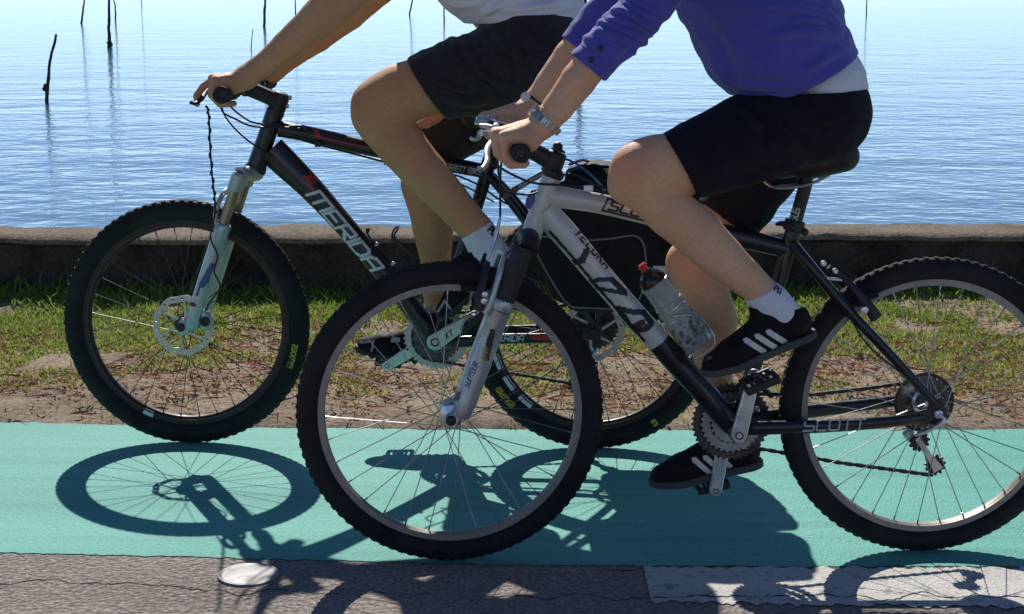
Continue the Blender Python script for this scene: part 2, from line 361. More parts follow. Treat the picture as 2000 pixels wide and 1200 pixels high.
def skin_mat(name, c, red):
    m = mat(name, c, .56, var=.11, vscale=120, bump=.0016, bscale=300, sss=.07, spec=.32, col2=tuple(q*f for q, f in zip(c, (.93, .80, .76))), c2scale=9, c2lo=.42, c2hi=.68)
    t = m.node_tree; b = t.nodes['Principled BSDF']; L = t.links.new
    src = b.inputs['Base Color'].links[0].from_socket; at = t.nodes.new('ShaderNodeAttribute'); at.attribute_name = 'flush'
    x = t.nodes.new('ShaderNodeMix'); x.data_type = 'RGBA'; L(at.outputs['Fac'], x.inputs[0]); L(src, x.inputs[6]); x.inputs[7].default_value = (*red, 1); L(x.outputs[2], b.inputs['Base Color'])
    return m
MT['skin_tan'] = skin_mat('skin_tan', (.62, .325, .160), (.56, .23, .11))
MT['skin_fair'] = skin_mat('skin_fair', (.77, .45, .262), (.76, .30, .17))
def node_mat(name):
    m = bpy.data.materials.new(name); m.use_nodes = True; t = m.node_tree; b = t.nodes['Principled BSDF']
    def N(ty, **kw):
        n = t.nodes.new(ty)
        for k, v in kw.items():
            if k.startswith('_'): setattr(n, k[1:], v)
            else: n.inputs[k.replace('__', ' ')].default_value = v
        return n
    return m, t, b, N, t.links.new
# ------------------------------------------------------------------ setting: water, ground, road, cycle lane, verge
def grid_mesh(X, Y, Z):
    nx, ny = X.shape; V = np.stack([X, Y, Z], -1).reshape(-1, 3); i = np.arange(nx*ny).reshape(nx, ny)
    F = np.stack([i[:-1, :-1], i[1:, :-1], i[1:, 1:], i[:-1, 1:]], -1).reshape(-1, 4); return V, F
WATER_Z = -.62
m, t, b, N, L = node_mat('lake_water')
b.inputs['Base Color'].default_value = (.11, .20, .275, 1); b.inputs['Roughness'].default_value = .02; b.inputs['IOR'].default_value = 1.33; b.inputs['Specular IOR Level'].default_value = .5
tc = N('ShaderNodeTexCoord'); prev = None
for sx, sy, sc, dist, det in ((.85, 1.0, 2.4, .027, 2), (.9, 1.0, 8.0, .0070, 2), (.7, 1, .5, .045, 2)):
    mp = N('ShaderNodeMapping'); mp.inputs['Scale'].default_value = (sx, sy, 1); mp.inputs['Rotation'].default_value = (0, 0, R(9)); L(tc.outputs['Object'], mp.inputs[0])
    nz = N('ShaderNodeTexNoise', Scale=sc, Detail=det, Roughness=.55); L(mp.outputs[0], nz.inputs['Vector'])
    bp = N('ShaderNodeBump', Strength=1.0, Distance=dist); L(nz.outputs['Fac'], bp.inputs['Height'])
    if prev: L(prev, bp.inputs['Normal'])
    prev = bp.outputs[0]
L(prev, b.inputs['Normal']); MT['water'] = m
V, F = grid_mesh(*np.meshgrid([-2500., -60, 60, 2500], [6.2, 30, 120, 900, 5000], indexing='ij'), np.full((4, 5), WATER_Z))
tag(obj('lake_water', (V, F.tolist()), MT['water'], smooth=0, fix=False, origin=(0, 0, 0)), 'calm pale blue lake water with fine ripples', 'water', kind='structure')

def WY(x):                                            # near face of the low wall
    a = G(0, 465, .27); c = G(2000, 457, .27); return a[1]+(x-a[0])*(c[1]-a[1])/(c[0]-a[0])
def edge_line(pts):
    P = np.array([G(*p)[:2] for p in pts]); P = np.vstack([P[0]+(P[0]-P[1])*10, P, P[-1]+(P[-1]-P[-2])*6]); return lambda x: np.interp(x, P[:, 0], P[:, 1])
LANE_FAR = edge_line([(0, 824), (600, 836), (1300, 839), (2000, 838)]); LANE_NEAR = edge_line([(0, 1079), (500, 1091), (1000, 1103), (1500, 1106), (2000, 1106)])
# bare earth sheet under everything on land
m, t, b, N, L = node_mat('earth')
tc = N('ShaderNodeTexCoord'); n1 = N('ShaderNodeTexNoise', Scale=5.0, Detail=8.0, Roughness=.65); n2 = N('ShaderNodeTexNoise', Scale=70.0, Detail=6.0, Roughness=.7); n3 = N('ShaderNodeTexVoronoi', Scale=110.0)
for q in (n1, n2, n3): L(tc.outputs['Object'], q.inputs['Vector'])
c1 = N('ShaderNodeValToRGB'); L(n1.outputs['Fac'], c1.inputs[0]); e = c1.color_ramp.elements; e[0].position = .3; e[0].color = (.37, .305, .225, 1); e[1].position = .7; e[1].color = (.53, .465, .37, 1)
c2 = N('ShaderNodeValToRGB'); L(n2.outputs['Fac'], c2.inputs[0]); e = c2.color_ramp.elements; e[0].position = .35; e[0].color = (.45, .38, .33, 1); e[1].position = .68; e[1].color = (1.1, 1.05, 1, 1)
x = N('ShaderNodeMix', _data_type='RGBA', _blend_type='MULTIPLY'); x.inputs[0].default_value = 1; L(c1.outputs[0], x.inputs[6]); L(c2.outputs[0], x.inputs[7]); L(x.outputs[2], b.inputs['Base Color'])
b.inputs['Roughness'].default_value = .95; b.inputs['Specular IOR Level'].default_value = .2
bp = N('ShaderNodeBump', Strength=1.0, Distance=.012); L(n2.outputs['Fac'], bp.inputs['Height']); L(bp.outputs[0], b.inputs['Normal']); MT['earth'] = m
V, F = grid_mesh(*np.meshgrid([-40., 40], [-40., 6.5], indexing='ij'), np.full((2, 2), -.02))
tag(obj('ground', (V, F.tolist()), MT['earth'], smooth=0, fix=False, origin=(0, 0, 0)), kind='structure')
# asphalt
m, t, b, N, L = node_mat('asphalt')
tc = N('ShaderNodeTexCoord'); vo = N('ShaderNodeTexVoronoi', Scale=150.0); n1 = N('ShaderNodeTexNoise', Scale=2.2, Detail=6.0, Roughness=.6); n2 = N('ShaderNodeTexNoise', Scale=120.0, Detail=5.0, Roughness=.7)
vo2 = N('ShaderNodeTexVoronoi', Scale=75.0); 
for q in (vo, n1, n2, vo2): L(tc.outputs['Object'], q.inputs['Vector'])
c1 = N('ShaderNodeValToRGB'); L(n2.outputs['Fac'], c1.inputs[0]); e = c1.color_ramp.elements; e[0].position = .32; e[0].color = (.105, .090, .080, 1); e[1].position = .7; e[1].color = (.44, .385, .345, 1)
c2 = N('ShaderNodeValToRGB'); L(n1.outputs['Fac'], c2.inputs[0]); e = c2.color_ramp.elements; e[0].position = .3; e[0].color = (.72, .7, .7, 1); e[1].position = .7; e[1].color = (1.15, 1.12, 1.08, 1)
x = N('ShaderNodeMix', _data_type='RGBA', _blend_type='MULTIPLY'); x.inputs[0].default_value = 1; L(c1.outputs[0], x.inputs[6]); L(c2.outputs[0], x.inputs[7])
y = N('ShaderNodeMix', _data_type='RGBA'); cr = N('ShaderNodeValToRGB'); L(vo.outputs['Color'], cr.inputs[0]); e = cr.color_ramp.elements; e[0].position = .78; e[0].color = (0, 0, 0, 1); e[1].position = .84; e[1].color = (.6, .6, .6, 1)
L(cr.outputs[0], y.inputs[0]); L(x.outputs[2], y.inputs[6]); y.inputs[7].default_value = (.42, .39, .36, 1); L(y.outputs[2], b.inputs['Base Color'])
b.inputs['Roughness'].default_value = .88; b.inputs['Specular IOR Level'].default_value = .35
bp = N('ShaderNodeBump', Strength=1.0, Distance=.006); L(vo2.outputs['Distance'], bp.inputs['Height']); bp2 = N('ShaderNodeBump', Strength=1.0, Distance=.004); L(n2.outputs['Fac'], bp2.inputs['Height']); L(bp.outputs[0], bp2.inputs['Normal']); L(bp2.outputs[0], b.inputs['Normal']); MT['asphalt'] = m
xs = np.concatenate([[-40.], np.linspace(-3, 3, 241), [40.]])
Y = np.stack([np.full_like(xs, -40.), LANE_FAR(xs)-.1], 1); X = np.stack([xs, xs], 1)
V, F = grid_mesh(X, Y, np.full(X.shape, -.0018))
road = tag(obj('road', (V, F.tolist()), MT['asphalt'], smooth=0, fix=False, origin=(0, 0, 0)), kind='structure')
# green painted cycle lane
def lane_mat(name, c0, c1c, worn):
    m, t, b, N, L = node_mat(name)
    tc = N('ShaderNodeTexCoord'); n1 = N('ShaderNodeTexNoise', Scale=1.6, Detail=7.0, Roughness=.6); n2 = N('ShaderNodeTexNoise', Scale=95.0, Detail=5.0, Roughness=.7); n3 = N('ShaderNodeTexNoise', Scale=26.0, Detail=6.0, Roughness=.7); vo = N('ShaderNodeTexVoronoi', Scale=190.0)
    mp = N('ShaderNodeMapping'); mp.inputs['Scale'].default_value = (.25, 1.6, 1); L(tc.outputs['Object'], mp.inputs[0]); L(mp.outputs[0], n1.inputs['Vector'])
    for q in (n2, n3, vo): L(tc.outputs['Object'], q.inputs['Vector'])
    a = N('ShaderNodeValToRGB'); L(n1.outputs['Fac'], a.inputs[0]); e = a.color_ramp.elements; e[0].position = .34; e[0].color = (*c0, 1); e[1].position = .66; e[1].color = (*c1c, 1)
    g = N('ShaderNodeValToRGB'); L(n2.outputs['Fac'], g.inputs[0]); e = g.color_ramp.elements; e[0].position = .3; e[0].color = (.74, .76, .76, 1); e[1].position = .62; e[1].color = (1.06, 1.05, 1.05, 1)
    x = N('ShaderNodeMix', _data_type='RGBA', _blend_type='MULTIPLY'); x.inputs[0].default_value = 1; L(a.outputs[0], x.inputs[6]); L(g.outputs[0], x.inputs[7])
    n4 = N('ShaderNodeTexNoise', Scale=1.0, Detail=4.0, Roughness=.6); mp4 = N('ShaderNodeMapping'); mp4.inputs['Scale'].default_value = (.35, 14, 1); mp4.inputs['Rotation'].default_value = (0, 0, R(1.2)); L(tc.outputs['Object'], mp4.inputs[0]); L(mp4.outputs[0], n4.inputs['Vector'])
    tm = N('ShaderNodeValToRGB'); L(n4.outputs['Fac'], tm.inputs[0]); e = tm.color_ramp.elements; e[0].position = .36; e[0].color = (.90, .90, .90, 1); e[1].position = .56; e[1].color = (1.04, 1.04, 1.04, 1)
    x2 = N('ShaderNodeMix', _data_type='RGBA', _blend_type='MULTIPLY'); x2.inputs[0].default_value = 1; L(x.outputs[2], x2.inputs[6]); L(tm.outputs[0], x2.inputs[7]); x = x2
    wr = N('ShaderNodeValToRGB'); L(n3.outputs['Fac'], wr.inputs[0]); e = wr.color_ramp.elements; e[0].position = worn; e[0].color = (0, 0, 0, 1); e[1].position = worn+.05; e[1].color = (.75, .75, .75, 1)
    y = N('ShaderNodeMix', _data_type='RGBA'); L(wr.outputs[0], y.inputs[0]); L(x.outputs[2], y.inputs[6]); y.inputs[7].default_value = (.19, .20, .18, 1); L(y.outputs[2], b.inputs['Base Color'])
    b.inputs['Roughness'].default_value = .72; b.inputs['Specular IOR Level'].default_value = .35
    bp = N('ShaderNodeBump', Strength=1.0, Distance=.0016); L(vo.outputs['Distance'], bp.inputs['Height']); bp2 = N('ShaderNodeBump', Strength=1.0, Distance=.0018); L(n2.outputs['Fac'], bp2.inputs['Height']); L(bp.outputs[0], bp2.inputs['Normal']); L(bp2.outputs[0], b.inputs['Normal'])
    return m
MT['lane_green'] = lane_mat('lane_green', (.088, .375, .310), (.145, .480, .395), .655)
MT['line_white'] = lane_mat('line_white', (.50, .48, .44), (.64, .62, .58), .56)
def sheet(name, xs, near, far, z, mt, parent=None, rough=.004, seed=1):
    q = np.stack([xs*60, 0*xs, 0*xs], 1); yn = near+fbm(q, 1, seed, 3)*rough; yf = far+fbm(q, 1, seed+9, 3)*rough
    X = np.stack([xs, xs], 1); V, F = grid_mesh(X, np.stack([yn, yf], 1), np.full(X.shape, z)); return obj(name, (V, F.tolist()), mt, parent, smooth=0, fix=False, origin=(0, 0, 0))
xs = np.concatenate([[-40., -12], np.linspace(-3, 3, 901), [12., 40.]])
tag(sheet('cycle_lane', xs, LANE_NEAR(xs), LANE_FAR(xs), .0, MT['lane_green']), kind='structure')
x0 = G(1264, 1140)[0]; xs = np.concatenate([np.linspace(x0, 3, 500), [12., 30.]])
farl = LANE_NEAR(xs)-.012; nearl = np.interp(xs, [G(1275, 1176)[0], G(2000, 1186)[0], 30], [G(1275, 1176)[1], G(2000, 1186)[1], G(2000, 1186)[1]-.3])
tag(sheet('lane_line', xs, nearl, farl, .0005, MT['line_white'], rough=.011, seed=4), kind='structure')
def crack(pts, wd, seed, z=.0012):
    P = np.array([G(*p) for p in pts]); xs = np.linspace(P[0, 0], P[-1, 0], 260); ys = np.interp(xs, P[:, 0], P[:, 1]); q = np.stack([xs*14, 0*xs, 0*xs], 1)
    ys = ys+fbm(q, 1, seed, 5)*.022; hw = wd*(.35+.65*np.clip(.6+fbm(q*2.3, 1, seed+3, 3), .1, 1.5)); X = np.stack([xs, xs], 1)
    V, F = grid_mesh(X, np.stack([ys-hw, ys+hw], 1), np.full(X.shape, z)); obj('crack', (V, F.tolist()), MT['crack_dark'], road, smooth=0, fix=False)
crack([(-60, 1128), (330, 1146), (560, 1160)], .0026, 3, -.0009); crack([(560, 1160), (900, 1158), (1262, 1165)], .0016, 5, -.0009); crack([(1262, 1165), (1500, 1168), (2060, 1164)], .0026, 8)
crack([(1080, 1105), (1500, 1107.5), (2060, 1107.5)], .0022, 12, -.0010)
# verge: lumpy dirt strip between lane and wall
xs = np.linspace(-4.2, 4.2, 420); vv = np.linspace(0, 1, 84)
X, W = np.meshgrid(xs, vv, indexing='ij'); Yl = LANE_FAR(X)-.05; Y = Yl+(WY(X)+.05-Yl)*W
q = np.stack([X, Y, 0*X], -1).reshape(-1, 3); h = (fbm(q, 3, 21, 4)*.016+fbm(q, 14, 31, 3)*.007).reshape(X.shape)
edge = np.clip((Y-LANE_FAR(X)-.012*fbm(q, 9, 5, 3).reshape(X.shape))/.06, -1, 1)
Z = np.where(edge > 0, .004+.012*edge, .004+.04*edge)+h*np.clip(edge*1.2+.15, 0, 1)+.03*np.clip((W-.5)/.5, 0, 1)
V, F = grid_mesh(X, Y, Z); tag(obj('verge', (V, F.tolist()), MT['earth'], smooth=80, fix=False, origin=(0, 0, 0)), kind='structure')
VZ = lambda x, y: None
from mathutils import kdtree
verge_bvh = BVHTree.FromPolygons([tuple(p) for p in V], F.tolist())
def ground_z(x, y):
    hh = verge_bvh.ray_cast(Vector((x, y, 1)), Vector((0, 0, -1)), 2); return hh[0][2] if hh[0] is not None else 0
# low concrete wall at the water's edge
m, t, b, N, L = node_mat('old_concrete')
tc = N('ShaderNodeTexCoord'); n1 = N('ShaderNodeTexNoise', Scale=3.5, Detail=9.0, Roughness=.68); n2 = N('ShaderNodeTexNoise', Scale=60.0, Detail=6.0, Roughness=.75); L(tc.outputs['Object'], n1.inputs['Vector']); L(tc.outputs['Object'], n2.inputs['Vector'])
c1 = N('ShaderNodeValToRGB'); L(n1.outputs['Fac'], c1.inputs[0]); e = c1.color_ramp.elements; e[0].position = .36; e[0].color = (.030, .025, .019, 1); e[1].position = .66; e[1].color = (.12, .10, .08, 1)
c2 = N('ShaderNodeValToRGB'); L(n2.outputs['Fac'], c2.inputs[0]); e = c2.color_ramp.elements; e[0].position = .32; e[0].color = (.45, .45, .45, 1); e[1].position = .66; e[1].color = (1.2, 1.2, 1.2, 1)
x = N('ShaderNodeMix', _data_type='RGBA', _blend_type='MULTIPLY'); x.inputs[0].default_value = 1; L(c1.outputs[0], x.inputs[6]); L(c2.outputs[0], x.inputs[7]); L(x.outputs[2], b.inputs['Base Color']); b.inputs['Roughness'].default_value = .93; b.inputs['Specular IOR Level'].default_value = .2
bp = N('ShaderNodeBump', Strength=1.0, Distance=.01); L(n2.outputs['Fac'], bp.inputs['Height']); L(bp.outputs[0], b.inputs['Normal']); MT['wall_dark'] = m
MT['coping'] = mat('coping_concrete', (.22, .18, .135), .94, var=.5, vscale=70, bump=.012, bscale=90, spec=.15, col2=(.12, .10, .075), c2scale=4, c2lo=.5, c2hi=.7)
def wall_strip(name, prof, mt, parent, amp, seed):
    xs = np.linspace(-7, 7, 420); n = len(prof); X = np.repeat(xs[:, None], n, 1); D = np.array([p[0] for p in prof]); H = np.array([p[1] for p in prof])
    Y = WY(X)+D[None]; Z = np.repeat(H[None], len(xs), 0); P = np.stack([X, Y, Z], -1).reshape(-1, 3)
    Y = Y+(fbm(P, 2.5, seed, 4)*amp).reshape(X.shape); Z = Z+(fbm(P+7, 3.5, seed+5, 4)*amp*.45).reshape(X.shape)
    V, F = grid_mesh(X, Y, Z); ends = [tuple(range(n)), tuple((len(xs)-1)*n+i for i in range(n))[::-1]]
    return obj(name, (V, F.tolist()+ends), mt, parent, smooth=50)
wall = thing('low_wall', (0, WY(0)+.15, 0), 'long low weathered concrete wall with pale coping along the water edge', 'wall')
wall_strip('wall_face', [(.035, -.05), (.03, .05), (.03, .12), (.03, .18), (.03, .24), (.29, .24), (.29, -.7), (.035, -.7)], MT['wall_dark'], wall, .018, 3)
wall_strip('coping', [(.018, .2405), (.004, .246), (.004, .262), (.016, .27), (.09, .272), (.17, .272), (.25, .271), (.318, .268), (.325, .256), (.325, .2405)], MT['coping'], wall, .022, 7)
# grass, weeds and leaf litter on the verge (nobody could count them)
def tinted(name, ramp, rough=.8, trans=.25):
    m, t, b, N, L = node_mat(name); at = N('ShaderNodeAttribute', _attribute_name='tint'); cr = N('ShaderNodeValToRGB'); L(at.outputs['Fac'], cr.inputs[0])
    e = cr.color_ramp.elements; e[0].position = 0; e[0].color = (*ramp[0], 1); e[1].position = 1; e[1].color = (*ramp[-1], 1)
    for i, c in enumerate(ramp[1:-1]): q = e.new((i+1)/(len(ramp)-1)); q.color = (*c, 1)
    L(cr.outputs[0], b.inputs['Base Color']); b.inputs['Roughness'].default_value = rough; b.inputs['Specular IOR Level'].default_value = .3
    tr = N('ShaderNodeBsdfTranslucent'); L(cr.outputs[0], tr.inputs[0]); mx = N('ShaderNodeMixShader'); mx.inputs[0].default_value = trans; out = t.nodes['Material Output']
    L(b.outputs[0], mx.inputs[1]); L(tr.outputs[0], mx.inputs[2]); L(mx.outputs[0], out.inputs[0]); return m
MT['grass'] = tinted('grass_blades', [(.085, .17, .022), (.16, .28, .036), (.26, .37, .06), (.42, .43, .12), (.50, .43, .22)], trans=.4)
MT['litter'] = tinted('leaf_litter', [(.14, .07, .04), (.33, .13, .065), (.42, .20, .11), (.48, .34, .21), (.60, .53, .42)], trans=.15)
def blades(n, xr, dens, hfun, wd, seed, tintf):
    rng = np.random.default_rng(seed); pts = []
    while len(pts) < n:
        x = rng.uniform(*xr, n); s = rng.uniform(0, 1, n); yl = LANE_FAR(x); y = yl+(WY(x)+.02-yl)*s
        p = np.stack([x, y, 0*x], 1); keep = rng.uniform(0, 1, n) < dens(p, s); pts += [(x[i], y[i], s[i]) for i in np.flatnonzero(keep)]
    pts = pts[:n]; V = np.zeros((n, 5, 3)); T = np.zeros((n, 5))
    for i, (x, y, s) in enumerate(pts):
        z = ground_z(x, y)-.004; h = hfun(rng, s); a = rng.uniform(0, 2*math.pi); c, q = math.cos(a), math.sin(a); ln = rng.uniform(.15, .95)*h; b2 = rng.uniform(0, 2*math.pi); lx, ly = math.cos(b2)*ln, math.sin(b2)*ln; wv = wd*rng.uniform(.6, 1.4)
        V[i] = ((x-c*wv, y-q*wv, z), (x+c*wv, y+q*wv, z), (x-c*wv*.8+lx*.35, y-q*wv*.8+ly*.35, z+h*.6), (x+c*wv*.8+lx*.35, y+q*wv*.8+ly*.35, z+h*.6), (x+lx, y+ly, z+h*rng.uniform(.8, 1)))
        T[i] = tintf(rng, s)
    k = np.arange(n)*5; F = [f for j in k.tolist() for f in ((j, j+1, j+3, j+2), (j+2, j+3, j+4))]; return V.reshape(-1, 3), F, T.reshape(-1)
def stuff(name, V, F, T, mt, label, cat):
    o = obj(name, (V, F), mt, smooth=0, fix=False, origin=(0, 0, 0)); a = o.data.attributes.new('tint', 'FLOAT', 'POINT'); a.data.foreach_set('value', np.clip(T, 0, 1).astype(np.float32)); return tag(o, label, cat, kind='stuff')
def patch(p, sc, seed): return np.clip(.5+1.1*fbm(p, sc, seed, 3), 0, 1)
band = lambda p, s: np.clip((s-.40+.30*vnoise(p, 2.2, 61))/.18, 0, 1)*np.clip(patch(p, 4.5, 71)*2.0-.1, .22, 1)+np.clip((s-.14)/.08, 0, 1)*np.clip((patch(p, 3.4, 81)-.24)*3, 0, 1)*.8
V1 = blades(92000, (-3.4, 3.5), band, lambda r, s: r.uniform(.010, .032)*(.7+.5*s)*(1.7 if r.uniform() < .06 else 1), .0034, 5, lambda r, s: np.clip(r.normal(.84-.48*s, .17), 0, 1))
V2 = blades(1400, (-3.4, 3.5), lambda p, s: np.clip((s-.86)/.08, 0, 1)*(.15+.85*(patch(p, 2.5, 91) > .5)), lambda r, s: r.uniform(.03, .085)*(1.6 if r.uniform() < .05 else 1), .0035, 6, lambda r, s: np.clip(r.normal(.3, .2), 0, 1))
V3 = blades(2000, (-3.4, 3.5), lambda p, s: np.clip((.55-s)/.3, .05, 1)*(patch(p, 6, 95) > .6), lambda r, s: r.uniform(.01, .035), .0025, 8, lambda r, s: np.clip(r.normal(.7, .15), 0, 1))
def joinp(ps):
    V = np.vstack([p[0] for p in ps]); T = np.concatenate([p[2] for p in ps]); F = []; k = 0
    for p in ps: F += [tuple(i+k for i in f) for f in p[1]]; k += len(p[0])
    return V, F, T
stuff('grass', *joinp([V1, V2, V3]), MT['grass'], 'patchy green grass and weeds along the foot of the wall', 'grass')
def leaves(n, seed):
    rng = np.random.default_rng(seed); V = []; F = []; T = []
    while len(V) < n*6:
        x = rng.uniform(-3.2, 3.3); s = rng.beta(1.5, 2.2); yl = LANE_FAR(x); y = yl-.03+(WY(x)-yl)*s
        if vnoise(np.array([[x, y, 0]]), 4, 33)[0] < rng.uniform(-.8, .5): continue
        lane = y < LANE_FAR(x)+.01
        if lane and rng.uniform() > .25: continue
        z = max(ground_z(x, y), 0)+.003+rng.uniform(0, .008)*(not lane); kind = rng.uniform(); a = rng.uniform(0, 2*math.pi)
        ln, wd = (rng.uniform(.003, .012)*(1.9 if rng.uniform() < .1 else 1), rng.uniform(.002, .006)) if kind < .66 else (rng.uniform(.015, .07), rng.uniform(.0007, .0018))
        c, q = math.cos(a)*ln, math.sin(a)*ln; cx, cy = -math.sin(a)*wd, math.cos(a)*wd; u = rng.uniform(-.006, .009, 6); k = len(V)
        V += [(x-c, y-q, z+max(u[0], -.002)), (x-c*.3+cx, y-q*.3+cy, z+abs(u[1])), (x-c*.3-cx, y-q*.3-cy, z+abs(u[2])), (x+c*.4+cx*.9, y+q*.4+cy*.9, z+abs(u[3])), (x+c*.4-cx*.9, y+q*.4-cy*.9, z+abs(u[4])), (x+c, y+q, z+abs(u[5])*.8)]
        F += [(k, k+2, k+1), (k+1, k+2, k+4, k+3), (k+3, k+4, k+5)]; T += [float(np.clip(rng.normal(.38, .22), 0, 1))]*6
    return np.array(V), F, np.array(T)
stuff('leaf_litter', *leaves(13000, 17), MT['litter'], 'dry reddish brown leaves and twigs scattered over the dirt verge', 'leaf litter')
# stakes standing in the lake: (base px, base py, [(px, py) up], radius, material, label)
def stake(pts, r, wet, label, knot=None):
    p0 = G(pts[0][0], pts[0][1], WATER_Z); n = A3(0, -1, 0); P = [p0-A3(0, 0, .5), p0]+[hit(px, py, p0, n) for px, py in pts[1:]]
    P = smooth_path(P, 5); P = P+np.stack([fbm(P, 5, 3, 2), 0*P[:, 0], 0*P[:, 0]], 1)*r*.5; mb = MB(); rr = r*(1.15-.5*np.linspace(0, 1, len(P)))*(1+.18*vnoise(P, 9, 4))
    mb.tube(P, rr, 9); o = obj('wooden_stake', mb, MT['wood_wet' if wet else 'wood_grey'], smooth=60, origin=p0); tag(o, label, 'stake', 'stakes standing in the lake')
    if knot:
        k = MB(); c = hit(knot[0], knot[1], p0, n)
        for i in range(5): k.ball(c+RNG.normal(0, r*.7, 3)*A3(1, .6, 1.3), r*A3(1.3, 1.2, 1.2)*RNG.uniform(.7, 1.3), 8)
        obj('weed_clump', k, MT['wood_wet'], o, smooth=80)
stake([(91, 198), (93, 170), (97, 125), (104, 92), (109, 67)], .030, True, 'crooked dark stake whose tip is in view, left of the front wheel', (91, 168))
stake([(159, 46), (162, 22), (165, -5), (168, -60)], .06, True, 'dark stake in the water second from the left edge', None)
stake([(214, 92), (213, 60), (213, 20), (214, -60)], .055, True, 'dark stake with a lump of weed at the waterline', (215, 80))
stake([(226, 40), (225, 15), (221, -10), (219, -60)], .05, False, 'thin leaning stake just behind the stake with a weed lump')
stake([(277, 13), (276, 0), (276, -50)], .055, False, 'faint distant stake right of the stake with a weed lump')
stake([(516, 52), (517, 20), (519, -5), (521, -70)], .07, True, 'thick dark stake above the tan forearm of the cyclist in grey shorts')
stake([(577, 30), (577, 5), (577, -60)], .055, True, 'straight dark stake rising just above the tan forearm')
stake([(491, 96), (491, 80), (494, 57)], .018, False, 'thin grey stick poking from the water above the left handlebar')
stake([(800, 30), (803, 12), (806, -8), (808, -50)], .06, True, 'crooked stake between the tan arm and the white shirt')
stake([(867, 40), (867, 10), (868, -50)], .05, False, 'straight thin stake next to the white shirt')
stake([(1130, 158), (1134, 100), (1140, 30), (1146, -12)], .055, True, 'stake mostly hidden behind the purple sleeve, reflection showing below')
stake([(1692, 28), (1693, 8), (1694, -40)], .05, True, 'stake at the top right behind the cyclist in purple')
stake([(1626, 8), (1626, -8), (1626, -40)], .05, False, 'faint stake above the back of the purple jacket')
# flat white disc lying on the asphalt
c = G(485, 1124); c[2] = 0; dm = MB(); dm.lathe(c, (0, 0, 1), [(-.0035, .064), (.001, .066), (.0025, .065), (.0024, .060), (.0018, .0585), (.0018, .050), (.0022, .0485), (.0022, .001)], 40)
dv = dm.verts(); dv[:, 2] += (dv[:, 1]-c[1])*.015+.001+.0012*vnoise(dv, 30, 3); tag(obj('road_disc', (dv, dm.F), MT['disc_white'], smooth=40), 'scuffed flat white disc lying on the asphalt', 'disc')
# ------------------------------------------------------------------ bicycles
def tread_tyre(c, ax, n, r, w, rim_r, seed, knob=.0021, count=66):
    """c axle point, ax forward in plane, n lateral"""
    mb = MB(); up = A3(0, 0, 1); rr = r-knob; th = rr-rim_r; prof = []
    for k in range(15):
        a = R(-150)+R(300)*k/14; prof.append((math.sin(a)*w, rim_r+th*.5+math.cos(a)*th*.5))
    mb.lathe(c, n, prof, 96, closed=True)
    for i in range(count):
        for row, (lo, wd, ht) in enumerate(((-.72, .18, .6), (-.30, .2, .95), (.12, .2, 1.0), (.46, .18, .8), (.80, .18, .5))):
            a = 2*math.pi*(i+(.5 if row % 2 else 0)+.06*math.sin(i*7+row))/count; da = 2*math.pi/count*.27
            for_e = []
            for s in (lo-wd*.5, lo+wd*.5):
                ang = s*math.pi*.5; rad = rim_r+th*.5+math.cos(ang)*th*.5; x = math.sin(ang)*w; nr = (math.cos(ang), math.sin(ang)); for_e.append((x, rad, nr))
            V = []
            for top in (0, 1):
                for (x, rad, nr) in for_e:
                    for sg in (-1, 1):
                        R2 = rad-.002+top*(knob*ht+.002)*nr[0]; X2 = x+top*knob*ht*nr[1]*.7; aa = a+sg*da*(1-.15*top); V.append(c+n*X2+(ax*math.cos(aa)+up*math.sin(aa))*R2)
            mb.add(V, [(4, 5, 7, 6), (0, 4, 6, 2), (1, 3, 7, 5), (0, 1, 5, 4), (2, 6, 7, 3)])
    return mb
def wheel(bike, pl, d, r, w, style, front, rot):
    c = pl.along(d, r); n = pl.n; ax = pl.a; up = A3(0, 0, 1); rim_o = .2865 if style == 's' else .2865; rim_i = .271 if style == 's' else .264
    mb = MB(); mb.lathe(c, n, [(-.013, rim_o), (-.0135, rim_o-.013), (-.008, rim_i+.002), (-.004, rim_i), (.004, rim_i), (.008, rim_i+.002), (.0135, rim_o-.013), (.013, rim_o), (.010, rim_o), (.009, rim_o-.008), (-.009, rim_o-.008), (-.010, rim_o)], 96, closed=True)
    wh = obj('wheel', mb, MT['rim_alloy' if style == 's' else 'rim_black'], bike, smooth=30, origin=c)
    ty = tread_tyre(c, ax, n, r, w, rim_o-.004, 3, count=92 if style == 's' else 84); obj('tyre', ty, MT['rubber'], wh, smooth=40, origin=c)
    hw = .034 if front else .042
    hb = MB(); hb.lathe(c, n, [(-.058 if front else -.066, .0055), (-.05, .008), (-hw-.004, .011), (-hw, .026), (-hw+.004, .026), (-hw+.010, .015), (0, .013), (hw-.010, .015), (hw-.004, .026), (hw, .026), (hw+.004, .011), (.05, .008), (.058 if front else .066, .0055)], 20)
    obj('hub', hb, MT['alloy' if style == 's' else 'satin_black'], wh, origin=c)
    sm = None
    for i in range(32):
        a = 2*math.pi*(i+.5)/32+rot; side = 1 if i % 2 else -1; cross = 1 if (i//2) % 2 else -1; ha = a+cross*R(62); hr = .024
        p0 = c+n*side*(hw-.002)+(ax*math.cos(ha)+up*math.sin(ha))*hr; p1 = c+n*side*.002+(ax*math.cos(a)+up*math.sin(a))*(rim_i+.003)
        sb = MB(); q = p0+(p1-p0)*.955; sb.tube([p0, q], .0011, 5, cap=False).tube([q, p1], .0021, 5)
        obj('spoke', sb, MT['spoke_steel' if style == 's' else 'spoke_black'], wh, origin=c)
    return wh, c, ty
